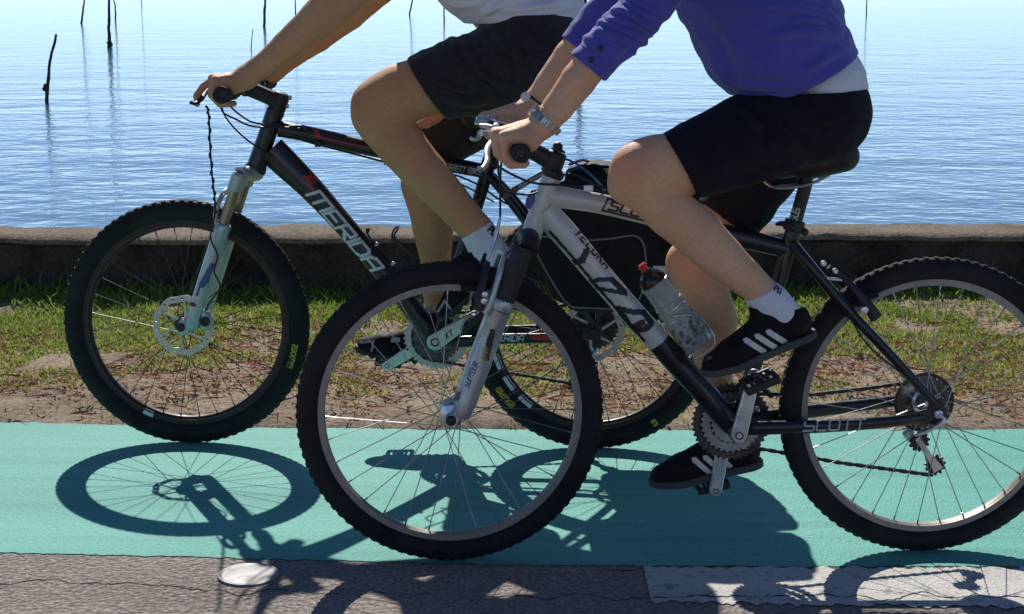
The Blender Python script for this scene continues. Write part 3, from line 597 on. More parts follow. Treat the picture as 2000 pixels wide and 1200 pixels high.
def disc_rotor(wh, pl, c, off, r):
    mb = MB(); n = pl.n; up = A3(0, 0, 1); cc = c+n*off; K = 90
    # wavy braking ring with holes: ring of quads, then arms
    V = []; F = []; rows = 4
    for i in range(K):
        a = 2*math.pi*i/K; wv = .0022*math.cos(9*a)
        for rad in (r-.017+wv, r-.011, r-.005, r+wv): V.append(cc+(pl.a*math.cos(a)+up*math.sin(a))*rad)
    for i in range(K):
        for k in range(rows-1):
            if k == 1 and i % 5 == 2: continue
            j = (i+1) % K; F.append((i*rows+k, j*rows+k, j*rows+k+1, i*rows+k+1))
    mb.add(V, F)
    for i in range(6):
        a = 2*math.pi*i/6; b2 = a+.45; p0 = cc+(pl.a*math.cos(a)+up*math.sin(a))*.018; p1 = cc+(pl.a*math.cos(b2)+up*math.sin(b2))*(r-.0145); t2 = unit(np.cross(p1-p0, n))*.0026
        mb.add([p0-t2*1.6, p0+t2*1.6, p1+t2, p1-t2], [(0, 1, 2, 3)])
    o = obj('brake_disc', mb, MT['disc_steel'], wh, smooth=0, fix=False, origin=c); s = o.modifiers.new('solid', 'SOLIDIFY'); s.thickness = .002; s.offset = 0
    ca = MB(); ca.lathe(cc-n*.004, n, [(0, .022), (.010, .022), (.012, .016)], 16); obj('disc_carrier', ca, MT['satin_black'], wh, origin=c)
def px_tube(pl, pts, r, mtl, name, bike, off=None, n=12, sub=5, rl=None, lat=None, label=None):
    """pts: (px, py, off); r metres, list or value"""
    P = [pl(p[0], p[1], p[2] if len(p) > 2 else (off or 0)) for p in pts]; mb = MB(); mb.tube(P, r, n, lat=pl.n if lat is None else lat, rl=rl, sub=sub if len(P) > 2 else 0)
    return obj(name, mb, mtl, bike, smooth=50, label=label), mb
def sprocket(mb, c, ax, n, up, r, teeth, th, inner):
    V = []; F = []; K = teeth*4
    for i in range(K):
        a = 2*math.pi*i/K; ro = r+(.0035 if i % 4 in (1, 2) else -.0015)
        for s in (-1, 1):
            for rad in (inner, ro): V.append(c+n*s*th/2+(ax*math.cos(a)+up*math.sin(a))*rad)
    for i in range(K):
        j = (i+1) % K; p, q = i*4, j*4; F += [(p, p+1, q+1, q), (p+2, q+2, q+3, p+3), (p+1, p+3, q+3, q+1), (p, q, q+2, p+2)]
    mb.add(V, F)
def chain_run(mb, P, n, pitch=.0127, k0=0):
    P = np.asarray(P, float); seg = np.linalg.norm(np.diff(P, axis=0), axis=1); s = np.concatenate([[0], np.cumsum(seg)]); m = int(s[-1]/pitch)
    q = np.stack([np.interp(np.arange(m+1)*pitch, s, P[:, k]) for k in range(3)], 1)
    for i in range(m):
        d = q[i+1]-q[i]; u = unit(d); v = np.cross(u, n); wd = .0036 if (i+k0) % 2 else .0024; mb.box((q[i]+q[i+1])/2, u*.0074, n*wd, v*(.0042 if (i+k0) % 2 else .0032))
def crank(bike, pl, a, b, mtl, w0, w1, name='crank_arm', hole=None, th=.007, slot=False):
    a, b = np.asarray(a), np.asarray(b); u = unit(b-a); n = pl.n; v = unit(np.cross(n, u)); poly = []
    for k in range(9): t = math.pi/2+math.pi*k/8; poly.append(a+u*math.cos(t)*w0+v*math.sin(t)*w0)
    for k in range(9): t = -math.pi/2+math.pi*k/8; poly.append(b+u*math.cos(t)*w1+v*math.sin(t)*w1)
    mb = MB(); mb.prism([p-n*th for p in poly], n*2*th); o = obj(name, mb, mtl, bike, smooth=30, bevel=.003)
    for p, rr, m2 in ((a, w0*.52, hole or 'dark_steel'), (b, w1*.45, 'dark_steel')):
        k = MB(); k.lathe(p+n*(th*.6), n, [(0, rr), (th*.4+.0012, rr), (th*.4+.0012, rr*.7), (th*.4-.001, rr*.6), (th*.4-.001, .0005)], 18); obj('crank_bolt', k, MT[m2], o)
    if slot:
        k = MB(); k.box((a+b)/2+n*(th+.0006), u*np.linalg.norm(b-a)*.3, n*.0006, v*w1*.42); obj('crank_groove', k, MT['grey_film'], o, bevel=.0004)
    return o
def pedal(bike, pl, c, u, side, tilt_n=None):
    """platform pedal around c (axle end), u along the shoe, side +1 towards the camera"""
    n = pl.n*side; u = unit(u)*.8; v = np.cross(pl.n, u)*1.0; mb = MB(); c0 = c+n*.055
    for s in (-1, 1):
        mb.box(c0+u*s*.042, u*.005, n*.042, v*.010); mb.box(c0+n*s*.040, u*.042, n*.005, v*.010)
        mb.box(c0+u*s*.021+n*0, u*.004, n*.038, v*.006)
        for j in range(4): mb.box(c0+u*s*.042+n*(j-1.5)*.02, u*.0025, n*.004, v*.014)
    mb.lathe(c, n, [(-.004, .006), (.012, .008), (.02, .011), (.085, .010), (.098, .008)], 12); return obj('pedal', mb, MT['satin_black'], bike, smooth=30, bevel=.0015)
def grip(bike, c, n, s, r=.0165, L=.125):
    mb = MB(); prof = [(-L, r*.95), (-L+.002, r*1.1)]
    for i in range(24): x = -L+.006+(L-.016)*i/23; prof.append((x, r+(.0009 if i % 2 else -.0002)))
    prof += [(-.008, r*1.16), (-.001, r*1.16), (0, r*1.05), (0, r*.62), (-.006, r*.55), (-.006, .0005)]; mb.lathe(c, n*s, prof, 20); return obj('grip', mb, MT['grip_rubber'], bike, smooth=40)
# ---------------- silver and black mountain bike in front
S = PS
bikeS = thing('bicycle', S.along(WBS*.5, 0), 'silver and black mountain bike in front, with bottle and white rims', 'bicycle', 'bicycles ridden side by side')
wSf, cSf, _ = wheel(bikeS, S, 0, RS, .024, 's', True, .11); wSr, cSr, _ = wheel(bikeS, S, WBS, RS, .024, 's', False, .05)
nS = S.n
up = A3(0, 0, 1)
# frame
_, _ = px_tube(S, [(1079, 343), (1057, 402), (1036, 464)], [.0205, .0215, .0225], MT['silver_paint'], 'head_tube', bikeS, n=20)
_, tS_top = px_tube(S, [(1072, 383), (1130, 391), (1190, 402), (1300, 429), (1345, 440)], [.024, .022, .0215, .021, .021], MT['silver_paint'], 'top_tube', bikeS, n=18, rl=[.020, .019, .018, .017, .017])
px_tube(S, [(1340, 438.8), (1420, 459), (1480, 473), (1546, 489)], [.0211, .021, .0205, .019], MT['black_paint'], 'rear_top_tube', bikeS, n=18, rl=[.0172, .017, .017, .017])
_, tS_dn = px_tube(S, [(1062, 412), (1110, 465), (1180, 548), (1240, 617), (1290, 671)], [.030, .029, .0275, .027, .027], MT['silver_paint'], 'down_tube', bikeS, n=22, rl=[.022, .023, .024, .024, .024])
px_tube(S, [(1287, 667.5), (1320, 706), (1362, 752), (1400, 795), (1432, 832)], [.0274, .0272, .0265, .026, .024], MT['black_paint'], 'lower_down_tube', bikeS, n=22, rl=[.0243, .0243, .024, .026, .028])
g = MB(); g.prism([S(1062, 362, .008), S(1104, 370, .008), S(1096, 408, .008), S(1064, 449, .008), S(1042, 440, .008)], -nS*.016); obj('head_gusset', g, MT['silver_paint'], bikeS, bevel=.003)
px_tube(S, [(1549, 452), (1533, 507), (1490, 655), (1440, 828)], .0172, MT['black_paint'], 'seat_tube', bikeS, n=16)
bb = MB(); bbS = S(1437, 836, 0); bb.lathe(bbS, nS, [(-.04, .020), (-.037, .023), (.037, .023), (.04, .020), (.045, .012)], 20); obj('bottom_bracket', bb, MT['black_paint'], bikeS)
dN, dFa = S.along(WBS, RS, .062), S.along(WBS, RS, -.062)
for sg, dp in ((1, dN), (-1, dFa)):
    m0 = MB(); P = [S(1548, 476, .016*sg), S(1590, 528, .042*sg), S(1655, 605, .048*sg), S(1730, 684, .056*sg), dp+A3(-.004, 0, .02)]
    m0.tube(P, [.0115, .0118, .012, .0112, .010], 12, lat=nS, sub=5); obj('seat_stay', m0, MT['black_paint'], bikeS, smooth=50)
    m0 = MB(); y0 = 836
    P = [S(1446, y0, .026*sg), S(1490, 836, .042*sg), S(1600, 833, .050*sg), S(1700, 827, .057*sg), S(1762, 821, .061*sg), dp+S.a*-.028+A3(0, 0, -.010)] if sg > 0 else [S(1446, 828, -.026), S(1500, 814, -.042), S(1600, 802, -.05), S(1700, 790, -.057), S(1752, 784, -.061), dp+S.a*-.028+A3(0, 0, -.010)]
    m0.tube(P, [.016, .0155, .0148, .0138, .0125, .010], 14, lat=nS, rl=[.012, .011, .010, .010, .009, .006], sub=5); cs = obj('chain_stay', m0, MT['black_paint'], bikeS, smooth=50)
    if sg > 0:
        st, wdt = text_strokes('SCOTT', .30, .22, 1.55); decal('lettering', st, .17, line_map(S, (1570, 842.5), (1700, 837), 19, .06), -nS, m0.bvh(), MT['grey_film'], cs, label='grey lettering SCOTT on the chain stay')
    d0 = MB(); d0.prism([dp+S.a*x+A3(0, 0, z)-nS*.003*sg for x, z in ((-.045, .004), (-.028, -.022), (.004, -.030), (.020, -.020), (.022, .004), (.008, .034), (-.012, .030), (-.020, .010))], nS*.006*sg); obj('dropout', d0, MT['black_paint'], bikeS, bevel=.002)
    a0 = MB(); a0.lathe(dp+nS*.003*sg, nS*sg, [(0, .011), (.006, .011), (.010, .009), (.012, .003)], 14); obj('axle_nut', a0, MT['alloy'], bikeS)
ql = MB(); ql.tube([dN+nS*.012, dN+nS*.018+S.a*.01+A3(0, 0, -.012), dN+nS*.014+S.a*-.02+A3(0, 0, -.035), dN+nS*.01+S.a*-.05+A3(0, 0, -.046)], [.005, .005, .0045, .004], 8, sub=4); obj('axle_lever', ql, MT['alloy'], bikeS)
# seat post, clamp, saddle
px_tube(S, [(1547, 456), (1562, 402), (1573, 362), (1574, 345), (1566, 334)], [.0145, .0145, .0145, .0135, .012], MT['satin_black'], 'seat_post', bikeS, n=14)
sp = MB(); sp.tube([S(1547, 456), S(1573, 362)], .0147, 14)
st, _ = text_strokes('SUS', .2); decal('lettering', st, .2, line_map(S, (1556, 434), (1570, 384), 11, .02), -nS, sp.bvh(), MT['grey_film'], bikeS, label='small pale lettering on the seat post')
k = MB(); k.lathe(S(1551, 441), S(1552, 437)-S(1549, 448), [(-.012, .021), (-.010, .0225), (.010, .0225), (.012, .021)], 16); sc = obj('seat_clamp', k, MT['satin_black'], bikeS)
k = MB(); k.tube([S(1547, 446, .022), S(1538, 440, .03), S(1527, 437, .026), S(1518, 438, .018)], [.005, .0055, .006, .004], 8, rl=.008, lat=nS, sub=4); obj('clamp_lever', k, MT['satin_black'], sc)
k = MB(); k.lathe(S(1568, 451, -.012), nS, [(0, .008), (.024, .008), (.027, .006)], 12); obj('clamp_nut', k, MT['satin_black'], sc)
def saddle(bike, pl, nose, tail, rise, mtl):
    nose, tail = np.asarray(nose), np.asarray(tail); L = np.linalg.norm(tail-nose); u = (tail-nose)/L; v = pl.n; wv = unit(np.cross(u, v)); wv = wv if wv[2] > 0 else -wv
    lo = np.minimum(nose, tail)-.12; hi = np.maximum(nose, tail)+.12; s = SDF(lo, hi, .005)
    q = lambda a, b2, c: nose+u*a*L+v*b2+wv*c
    for sg in (-1, 1): s.chain([(q(.06, 0, .0), .019), (q(.4, .006*sg, -.004), .022), (q(.68, .03*sg, -.002), .031), (q(.88, .046*sg, rise), .034)], .02)
    s.cone(q(.7, 0, -.004), q(.92, 0, rise), .03, .03, .02)
    V, F = s.mesh(3); o = obj('saddle', (V, F), mtl, bike, smooth=70, fix=False)
    for sg in (-1, 1):
        k = MB(); k.tube([q(.18, .012*sg, -.02), q(.3, .02*sg, -.045), q(.6, .022*sg, -.046), q(.85, .03*sg, -.02)], .0035, 8, sub=4); obj('saddle_rail', k, MT['steel'], o)
    return o
saddle(bikeS, S, S(1440, 332), S(1664, 305), .008, MT['leather_black'])
k = MB(); k.box(S(1567, 337), S.a*.02, nS*.024, up*.010); obj('saddle_clamp', k, MT['satin_black'], bikeS, bevel=.003)
# fork
hd = unit(S(1079, 343)-S(1036, 464)); fo = unit(np.cross(nS, hd)); fo = fo if np.dot(fo, S.a) < 0 else -fo     # fo points forward
crS = S(1028, 474)
k = MB(); k.lathe(S(1034, 467), hd, [(-.012, .024), (-.004, .026), (.006, .024)], 20); obj('headset', k, MT['satin_black'], bikeS); k = MB(); k.lathe(S(1080, 340), hd, [(-.008, .0215), (-.002, .024), (.006, .024), (.012, .018)], 20); obj('headset', k, MT['satin_black'], bikeS)
k = MB(); k.tube([crS+nS*.075+hd*-.004, crS+nS*.05+hd*.012, crS+hd*.012, crS-nS*.05+hd*.012, crS-nS*.075+hd*-.004], [.022, .021, .023, .021, .022], 14, sub=4); obj('fork_crown', k, MT['satin_black'], bikeS, smooth=60)
for sg in (1, -1):
    o2 = .066*sg; dx = 1.0
    top = S(1022, 482, o2) if sg > 0 else crS-nS*.066; foot = S(902, 818, o2) if sg > 0 else S(902, 818, .066)-nS*.132
    u = unit(foot-top); L = np.linalg.norm(foot-top); at = lambda t: top+u*L*t
    st = MB(); prof = [(0, .022), (.01, .023)]; nb = 11; bl = .33*L
    for i in range(nb): prof += [(.015+bl*(i)/nb, .0235), (.015+bl*(i+.5)/nb, .0222)]
    prof += [(.015+bl, .0235), (.018+bl, .012)]; st.lathe(top, u, prof, 18); obj('fork_boot', st, MT['boot_rubber'], bikeS, smooth=40)
    lw = MB(); lw.tube([at(.30), at(.315), at(.36), at(.37), at(.6), at(.9), at(.98), at(1.0)], [.0225, .0245, .0245, .0222, .021, .0195, .017, .010], 18, lat=nS, rl=[.0225, .0245, .0245, .021, .0195, .0175, .015, .008])
    fl = obj('fork_leg', lw, MT['fork_silver'], bikeS, smooth=45)
    ft = MB(); axp = cSf+nS*sg*.056; ft.prism([p-nS*.008 for p in (at(.90)+fo*.014, at(1.0)+fo*.004, axp+S.a*.012-up*.022, axp-S.a*.014-up*.014, axp-S.a*.014+up*.008, axp+S.a*.006+up*.016)], nS*.016); obj('fork_dropout', ft, MT['fork_silver'], fl, bevel=.004)
    a0 = MB(); a0.lathe(axp+nS*.006*sg, nS*sg, [(0, .011), (.008, .011), (.012, .008), (.013, .002)], 14); obj('axle_nut', a0, MT['satin_black'], fl)
    if sg > 0:
        bv = lw.bvh()
        for l in ([(958, 666), (950, 700)], [(962, 650), (955, 672)]): decal('fork_sticker', [l], 10, lambda x, y: S(x, y, .09), -nS, bv, MT['black_film'], fl, cell=2)
        decal('fork_sticker', [[(949, 684), (945, 706)]], 11, lambda x, y: S(x, y, .09), -nS, bv, MT['gold_film'], fl, cell=2)
        st_, _ = text_strokes('SUNTOUR', .22, .1); decal('lettering', st_, .14, line_map(S, (915, 760), (942, 694), 9, .09), -nS, bv, MT['blue_film'], fl, cell=.07, label='small dark lettering on the fork leg')
ar = MB(); ar.tube([S(949, 612, .07), S(957, 596, .072), S(967, 566, .072), S(976, 535, .068), S(984, 508, .055), S(989, 498, .028), S(990, 496, 0), S(989, 498, -.028)-fo*0, S(984, 508, .055)-nS*.11, S(976, 535, .068)-nS*.136, S(957, 596, .072)-nS*.144, S(949, 612, .07)-nS*.14], [.011, .011, .0105, .010, .0095, .0095, .0095, .0095, .0095, .010, .011, .011], 12, lat=fo, rl=[.011, .010, .008, .0075, .007, .007, .007, .007, .007, .0075, .010, .011], sub=4)
obj('fork_brace', ar, MT['fork_silver'], bikeS, smooth=60)
for sg in (1, -1):
    fz = lambda px, py, o: S(px, py, o) if sg > 0 else S(px, py, o)-nS*2*o
    k = MB(); k.tube([fz(935, 606, .074), fz(938, 580, .074), fz(944, 548, .068), fz(953, 512, .05)], [.013, .011, .008, .006], 10, lat=nS, rl=[.008, .007, .006, .005], sub=4); ba = obj('brake_arm', k, MT['satin_black'], bikeS, smooth=50)
    k = MB(); k.tube([fz(900, 563, .030), fz(925, 562, .032), fz(950, 568, .030)], [.008, .009, .008], 8, lat=nS, rl=.006); obj('brake_pad', k, MT['rubber'], ba, bevel=.001)
    for yy in (575, 588):
        k = MB(); k.lathe(fz(947 if yy == 575 else 945, yy, .078), nS*sg, [(0, .0065), (.005, .0065), (.006, .003)], 12); obj('brake_bolt', k, MT['alloy'], ba)
px_tube(S, [(977, 424, .03), (972, 446, .035), (966, 470, .04), (957, 492, .046), (951, 508, .05)], [.0025, .0042, .0042, .004, .003], MT['alloy'], 'brake_noodle', bikeS, n=8)
# stem, bar, controls
bE = S(1018, 300, .30); bar = lambda o: bE+nS*(o-.30)
k = MB(); cst = S(1082, 318); k.tube([cst, cst+(bar(0)-cst)*.5, bar(0)], [.0205, .0185, .0195], 14, lat=nS, rl=[.019, .017, .02]); k.lathe(cst, hd, [(-.024, .020), (-.022, .0215), (.020, .0215), (.024, .018)], 18); k.lathe(bar(0), nS, [(-.022, .0215), (.022, .0215)], 16); stm = obj('stem', k, MT['satin_black'], bikeS, smooth=40, bevel=.0015)
k = MB(); k.ball(cst+hd*.034+fo*.004, .011, 10).lathe(cst+hd*.026, hd, [(0, .016), (.004, .016), (.006, .008), (.014, .006)], 14); obj('bell', k, MT['satin_black'], bikeS)
k = MB(); k.tube([bar(.295), bar(.12), bar(.04), bar(-.04), bar(-.12), bar(-.295)], [.0111, .0111, .0125, .0125, .0111, .0111], 14); obj('handlebar', k, MT['satin_black'], bikeS)
grip(bikeS, bE, nS, 1); grip(bikeS, bar(-.30), nS, -1)
def controls(bike, pl, bar, s, fwd, up2, mtl, mt_body, drop=.0, reach=1.0):
    n = pl.n*s; p = bar(.155*s); k = MB(); k.lathe(p, n, [(-.012, .0165), (-.010, .018), (.010, .018), (.012, .0165)], 14); k.tube([p, p+fwd*.026-up2*.004, p+fwd*.05+n*.004-up2*.008], [.014, .012, .009], 10, sub=4); b0 = obj('brake_lever', k, mt_body, bike, smooth=45)
    k = MB(); q = p+fwd*.05*reach-up2*.01; k.tube([q, q+n*.03+fwd*.006-up2*(.012+drop*.2), q+n*.075+fwd*.002-up2*(.026+drop*.6), q+n*.105+fwd*.008-up2*(.036+drop), q+n*.118+fwd*.016-up2*(.036+drop)], [.008, .007, .0062, .006, .005], 10, lat=up2, rl=[.005, .0045, .004, .004, .005], sub=4); obj('lever_blade', k, mtl, b0, smooth=60)
    return p
controls(bikeS, S, bar, 1, fo, hd, MT['alloy'], MT['steel'], .01); controls(bikeS, S, bar, -1, fo, hd, MT['alloy'], MT['steel'], .0)
for s, px, py in ((1, 966, 262), (-1, 0, 0)):
    p = bar(.115*s)+fo*.03+hd*.012; k = MB(); k.lathe(p-hd*.006, hd, [(-.010, .012), (-.008, .022), (.004, .0235), (.008, .019), (.011, .012), (.013, .001)], 20); sh = obj('shifter', k, MT['dark_steel'], bikeS, smooth=35)
    k = MB(); k.lathe(p+hd*.006, hd, [(0, .0235), (.002, .0245), (.0035, .022), (.003, .018)], 20); obj('shifter_ring', k, MT['alloy'], sh)
    k = MB(); k.tube([p+fo*.01, p+fo*.034+nS*.012*s-hd*.008, p+fo*.045+nS*.022*s-hd*.012], [.005, .005, .006], 8, sub=3); obj('shift_lever', k, MT['alloy'], sh)
    k = MB(); k.tube([p+fo*.012+hd*.004, p+fo*.03-nS*.01*s+hd*.004, p+fo*.05-nS*.018*s], [.006, .0055, .004], 8, sub=3); k.ball(p+fo*.02+nS*.006*s+hd*.010, .008, 8); obj('cable_adjuster', k, MT['alloy'], sh)
for nm, pts, r, mt_ in (('gear_cable', [(948, 300, .12), (950, 316, .10), (975, 327, .06), (1000, 341, .03), (1032, 355, .028), (1060, 360, .028), (1095, 362, .026), (1150, 368, .024), (1200, 380, .022), (1300, 408, .02)], .0026, 'cable_black'),
    ('gear_cable', [(972, 300, .09), (974, 340, .07), (985, 372, .03), (1010, 379, .02), (1035, 380, .03), (1050, 376, .03)], .0022, 'cable_black'),
    ('brake_cable', [(985, 292, .155), (979, 318, .12), (977, 360, .06), (977, 424, .03)], .0024, 'cable_black'),
    ('brake_cable', [(1055, 300, -.05), (1085, 304, -.03), (1115, 315, -.015), (1140, 330, -.015), (1165, 352, -.018), (1186, 374, -.02), (1230, 394, -.021)], .0024, 'blue_cable'),
    ('gear_cable', [(1030, 280, -.06), (1070, 332, .0), (1092, 343, .024), (1118, 340, .026), (1145, 352, .024), (1190, 372, .02)], .0022, 'cable_black'),
    ('brake_cable', [(1540, 470, .02), (1556, 492, .035), (1580, 528, .04), (1602, 542, .04)], .0024, 'cable_black'),
    ('gear_cable', [(1655, 612, .062), (1690, 668, .066), (1730, 706, .07), (1760, 728, .07)], .0020, 'cable_black')):
    px_tube(S, pts, r, MT[mt_], nm, bikeS, n=8)
k = MB(); k.box(S(1149, 368, .024), S.a*.010, nS*.004, up*.006); obj('cable_guide', k, MT['alloy'], bikeS, bevel=.001)
# graphics
bv = tS_dn.bvh(); dnf = lambda x, y: S(x, y, .04)
for nm, ls, wd in (('frame_graphic', [[(1115, 520), (1138, 512), (1147, 494)]], 12), ('frame_graphic', [[(1156, 556), (1172, 548), (1196, 549), (1224, 576)], [(1158, 562), (1174, 568), (1196, 571), (1224, 577)]], 8),
    ('frame_graphic', [[(1211, 607), (1233, 642)], [(1211, 607), (1236, 612), (1262, 615), (1275, 636), (1262, 646), (1246, 650), (1238, 645), (1256, 633)]], 10.5)):
    decal(nm, ls, wd, dnf, -nS, bv, MT['black_film'], bikeS, cell=2.2, label='black angular graphic on the silver down tube')
decal('frame_graphic', [[(1076, 456), (1110, 494), (1180, 577), (1240, 646), (1262, 671)]], 4, dnf, -nS, bv, MT['black_film'], bikeS, cell=2)
st, _ = text_strokes('YECORA', .40, .3, 1.25); decal('lettering', st, .22, line_map(S, (1124, 457), (1217, 566), 14, .04), -nS, bv, MT['black_film'], bikeS, cell=.09, label='black script lettering along the silver down tube')
st, _ = text_strokes('SCOTT', .34, .25, 1.5); bv2 = tS_top.bvh()
decal('lettering_outline', [[(0-.1, 0), (5.4, 0)], [(.1, 1.0), (5.6, 1.0)], [(-.12, 0), (.14, 1)]], .12, line_map(S, (1180, 414), (1320, 448), 25, .03), -nS, bv2, MT['black_film'], bikeS, cell=.07)
decal('lettering', st, .24, line_map(S, (1190, 411), (1324, 444), 17, .03), -nS, bv2, MT['black_film'], bikeS, cell=.07, lift=.0014, label='large lettering on the silver top tube')
k = MB(); k.tube([S(1042, 372, .022), S(1036, 392, .024), S(1030, 408, .022)], [.004, .010, .006], 8, lat=nS, rl=.0015); obj('head_badge', k, MT['blue_film'], bikeS)
# drivetrain
cN = S(1443, 850, .088); pN = S(1473, 733, .088); cF_ = S(1437, 836, 0)-nS*.088; pF = S(1397, 958, -.088)
crank(bikeS, S, cN, pN, MT['crank_alloy'], .0175, .0135); crank(bikeS, S, cF_, pF, MT['crank_alloy'], .017, .0145, slot=True)
k = MB(); k.lathe(bbS, nS, [(-.085, .009), (.085, .009)], 12); obj('crank_axle', k, MT['dark_steel'], bikeS)
for rr, tt, of in ((.086, 42, -.056), (.066, 32, -.049), (.045, 22, -.043)):
    k = MB(); sprocket(k, bbS+nS*of, S.a, nS, up, rr, tt, .0025, rr-.017); obj('chainring', k, MT['dark_steel' if rr > .08 else 'steel'], bikeS, smooth=20)
k = MB()
for i in range(5):
    a = 2*math.pi*i/5+.3; d = S.a*math.cos(a)+up*math.sin(a); k.tube([bbS-nS*.06+d*.01, bbS-nS*.058+d*.062], [.010, .007], 8, lat=nS, rl=.004)
obj('chainring_spider', k, MT['steel'], bikeS)
pedal(bikeS, S, pN, S(1592, 652)-S(1378, 742), 1); pedal(bikeS, S, pF, S(1490, 908)-S(1272, 958), -1)
k = MB()
for i, (rr, tt) in enumerate(((.060, 28), (.052, 24), (.045, 21), (.039, 18), (.033, 15), (.027, 13))): sprocket(k, cSr-nS*(.034+.004*i), S.a, nS, up, rr, tt, .002, rr-.012 if i < 5 else .012)
k.lathe(cSr-nS*.03, -nS, [(0, .02), (.028, .02)], 16); obj('cassette', k, MT['dark_steel'], bikeS, smooth=20)
k = MB(); k.lathe(cSr-nS*.030, -nS, [(0, .068), (.0015, .068), (.0015, .060), (0, .060)], 40, closed=True); obj('spoke_guard', k, MT['satin_black'], bikeS)
def derailleur(bike, pl, c, j1, j2, hanger):
    k = MB(); k.tube([hanger, (hanger+j1)/2+pl.a*-.012+pl.n*-.012, j1], [.011, .012, .010], 10, rl=.008, lat=pl.n, sub=4); d = obj('rear_derailleur', k, MT['alloy'], bike, smooth=50)
    k = MB(); u = unit(j2-j1); v = np.cross(pl.n, u)
    for of in (.007, -.007): k.prism([p+pl.n*(of-.001) for p in (j1-u*.012+v*.006, j1-u*.012-v*.006, (j1+j2)/2-v*.006, j2+u*.012-v*.013, j2+u*.014+v*.011, (j1+j2)/2+v*.006)], pl.n*.002)
    obj('derailleur_cage', k, MT['alloy'], d)
    for j in (j1, j2): k = MB(); sprocket(k, j, pl.a, pl.n, up, .021, 11, .006, .004); obj('jockey_wheel', k, MT['satin_black'], d, smooth=20)
j1, j2 = S(1795, 862, -.052), S(1826, 908, -.052)
derailleur(bikeS, S, cSr, j1, j2, S(1778, 842, -.062))
k = MB(); n_ = nS*-.052
chain_run(k, [bbS+n_+up*.066, S(1580, 771.5, -.052), S(1700, 758, -.05), S(1770, 748, -.048)], nS); obj('chain', k, MT['greasy_chain'], bikeS, smooth=0); k = MB(); chain_run(k, [bbS+n_-up*.067, S(1487, 877, -.052), S(1640, 904, -.052), S(1760, 920, -.052), S(1824, 929, -.052)], nS)
for a0, a1, cc, rr in ((90, 270, bbS+n_, .067), (-70, 95, cSr-nS*.047, .046)):
    obj('chain', k, MT['greasy_chain'], bikeS, smooth=0); k = MB(); th = np.radians(np.linspace(a0, a1, 30)); sgn = -1 if a0 == 90 else 1; chain_run(k, [cc+S.a*math.cos(t_)*rr*(1)+up*math.sin(t_)*rr for t_ in th], nS)
obj('chain', k, MT['greasy_chain'], bikeS, smooth=0)
k = MB(); k.box(S(1463, 778, -.05), S.a*.022, nS*.012, up*.016); k.tube([S(1480, 750, -.03), S(1500, 768, -.045), S(1508, 775, -.05)], .006, 8, sub=3); obj('front_derailleur', k, MT['satin_black'], bikeS, bevel=.003)
# rear brake
for sg in (1, -1):
    fz = lambda px, py, o: S(px, py, o) if sg > 0 else S(px, py, o)-nS*2*o
    k = MB(); k.tube([fz(1712, 622, .066), fz(1694, 596, .066), fz(1664, 560, .058), fz(1640, 536, .048)], [.014, .012, .008, .006], 10, lat=nS, rl=[.008, .007, .006, .005], sub=4); ba = obj('brake_arm', k, MT['satin_black'], bikeS, smooth=50)
    k = MB(); k.tube([fz(1672, 596, .030), fz(1690, 582, .032), fz(1714, 574, .030)], [.009, .010, .008], 8, lat=nS, rl=.006); obj('brake_pad', k, MT['rubber'], ba)
    k = MB(); k.lathe(fz(1688, 606, .072), nS*sg, [(0, .008), (.004, .008), (.005, .004)], 14); obj('brake_bolt', k, MT['alloy'], ba)
    k = MB(); k.lathe(fz(1630, 529, .046), nS*sg, [(0, .006), (.010, .006), (.012, .004)], 10); obj('cable_anchor', k, MT['alloy'], ba)
px_tube(S, [(1602, 543, .042), (1618, 545, .05), (1636, 546, .052), (1650, 548, .048)], [.0035, .0038, .0038, .0035], MT['alloy'], 'brake_noodle', bikeS, n=8)
# bottle cage (part of the bicycle)
bo_a, bo_b = S(1283, 560, 0), S(1366, 677, 0); ub = unit(bo_b-bo_a); vb = unit(np.cross(nS, ub)); vb = vb if np.dot(vb, S.a) > 0 else -vb   # vb away from the down tube
k = MB()
for sg in (1, -1): k.tube([bo_b-vb*.040-ub*.10+nS*.006*sg, bo_b-vb*.040+ub*.004+nS*.006*sg, bo_b-vb*.02+ub*.010+nS*.024*sg, bo_b+vb*.030+ub*.006+nS*.03*sg, bo_b+vb*.040-ub*.03+nS*.022*sg, bo_b+vb*.026-ub*.075+nS*.036*sg, bo_b-vb*.01-ub*.10+nS*.042*sg], .0028, 8, sub=5)
obj('bottle_cage', k, MT['alloy'], bikeS, smooth=60)
# the drinks bottle standing in it
bt = thing('water_bottle', bo_b, 'clear grey drinks bottle with black cap and red nozzle in the frame cage', 'bottle')
Lb = np.linalg.norm(bo_b-bo_a); k = MB(); rb = .0345
k.lathe(bo_b, -ub, [(0, .026), (.002, rb-.003), (.008, rb), (.085, rb), (.088, rb-.003), (.094, rb-.003), (.097, rb), (.105, rb), (.107, rb-.003), (.112, rb-.003), (.115, rb-.0005), (.122, rb-.001), (.124, rb-.004), (.130, rb-.003), (Lb*1.0, rb-.004), (Lb*1.0+.004, rb-.002), (Lb*1.0+.010, rb-.002), (Lb*1.0+.012, rb-.006)], 32); obj('bottle_body', k, MT['bottle_plastic'], bt, smooth=35)
pr = MB(); pr.lathe(bo_b, -ub, [(.018, rb+.0005), (.020, rb+.0008), (.080, rb+.0008), (.082, rb+.0005)], 32); obj('bottle_print', pr, MT['bottle_print'], bt, smooth=35)
k = MB(); tp = bo_a-ub*.010; k.lathe(tp, -ub, [(-.003, rb-.004), (.008, rb-.004), (.016, rb-.007), (.026, rb-.015), (.031, .012), (.034, .011), (.035, .001)], 24); obj('cap', k, MT['cap_black'], bt, smooth=40)
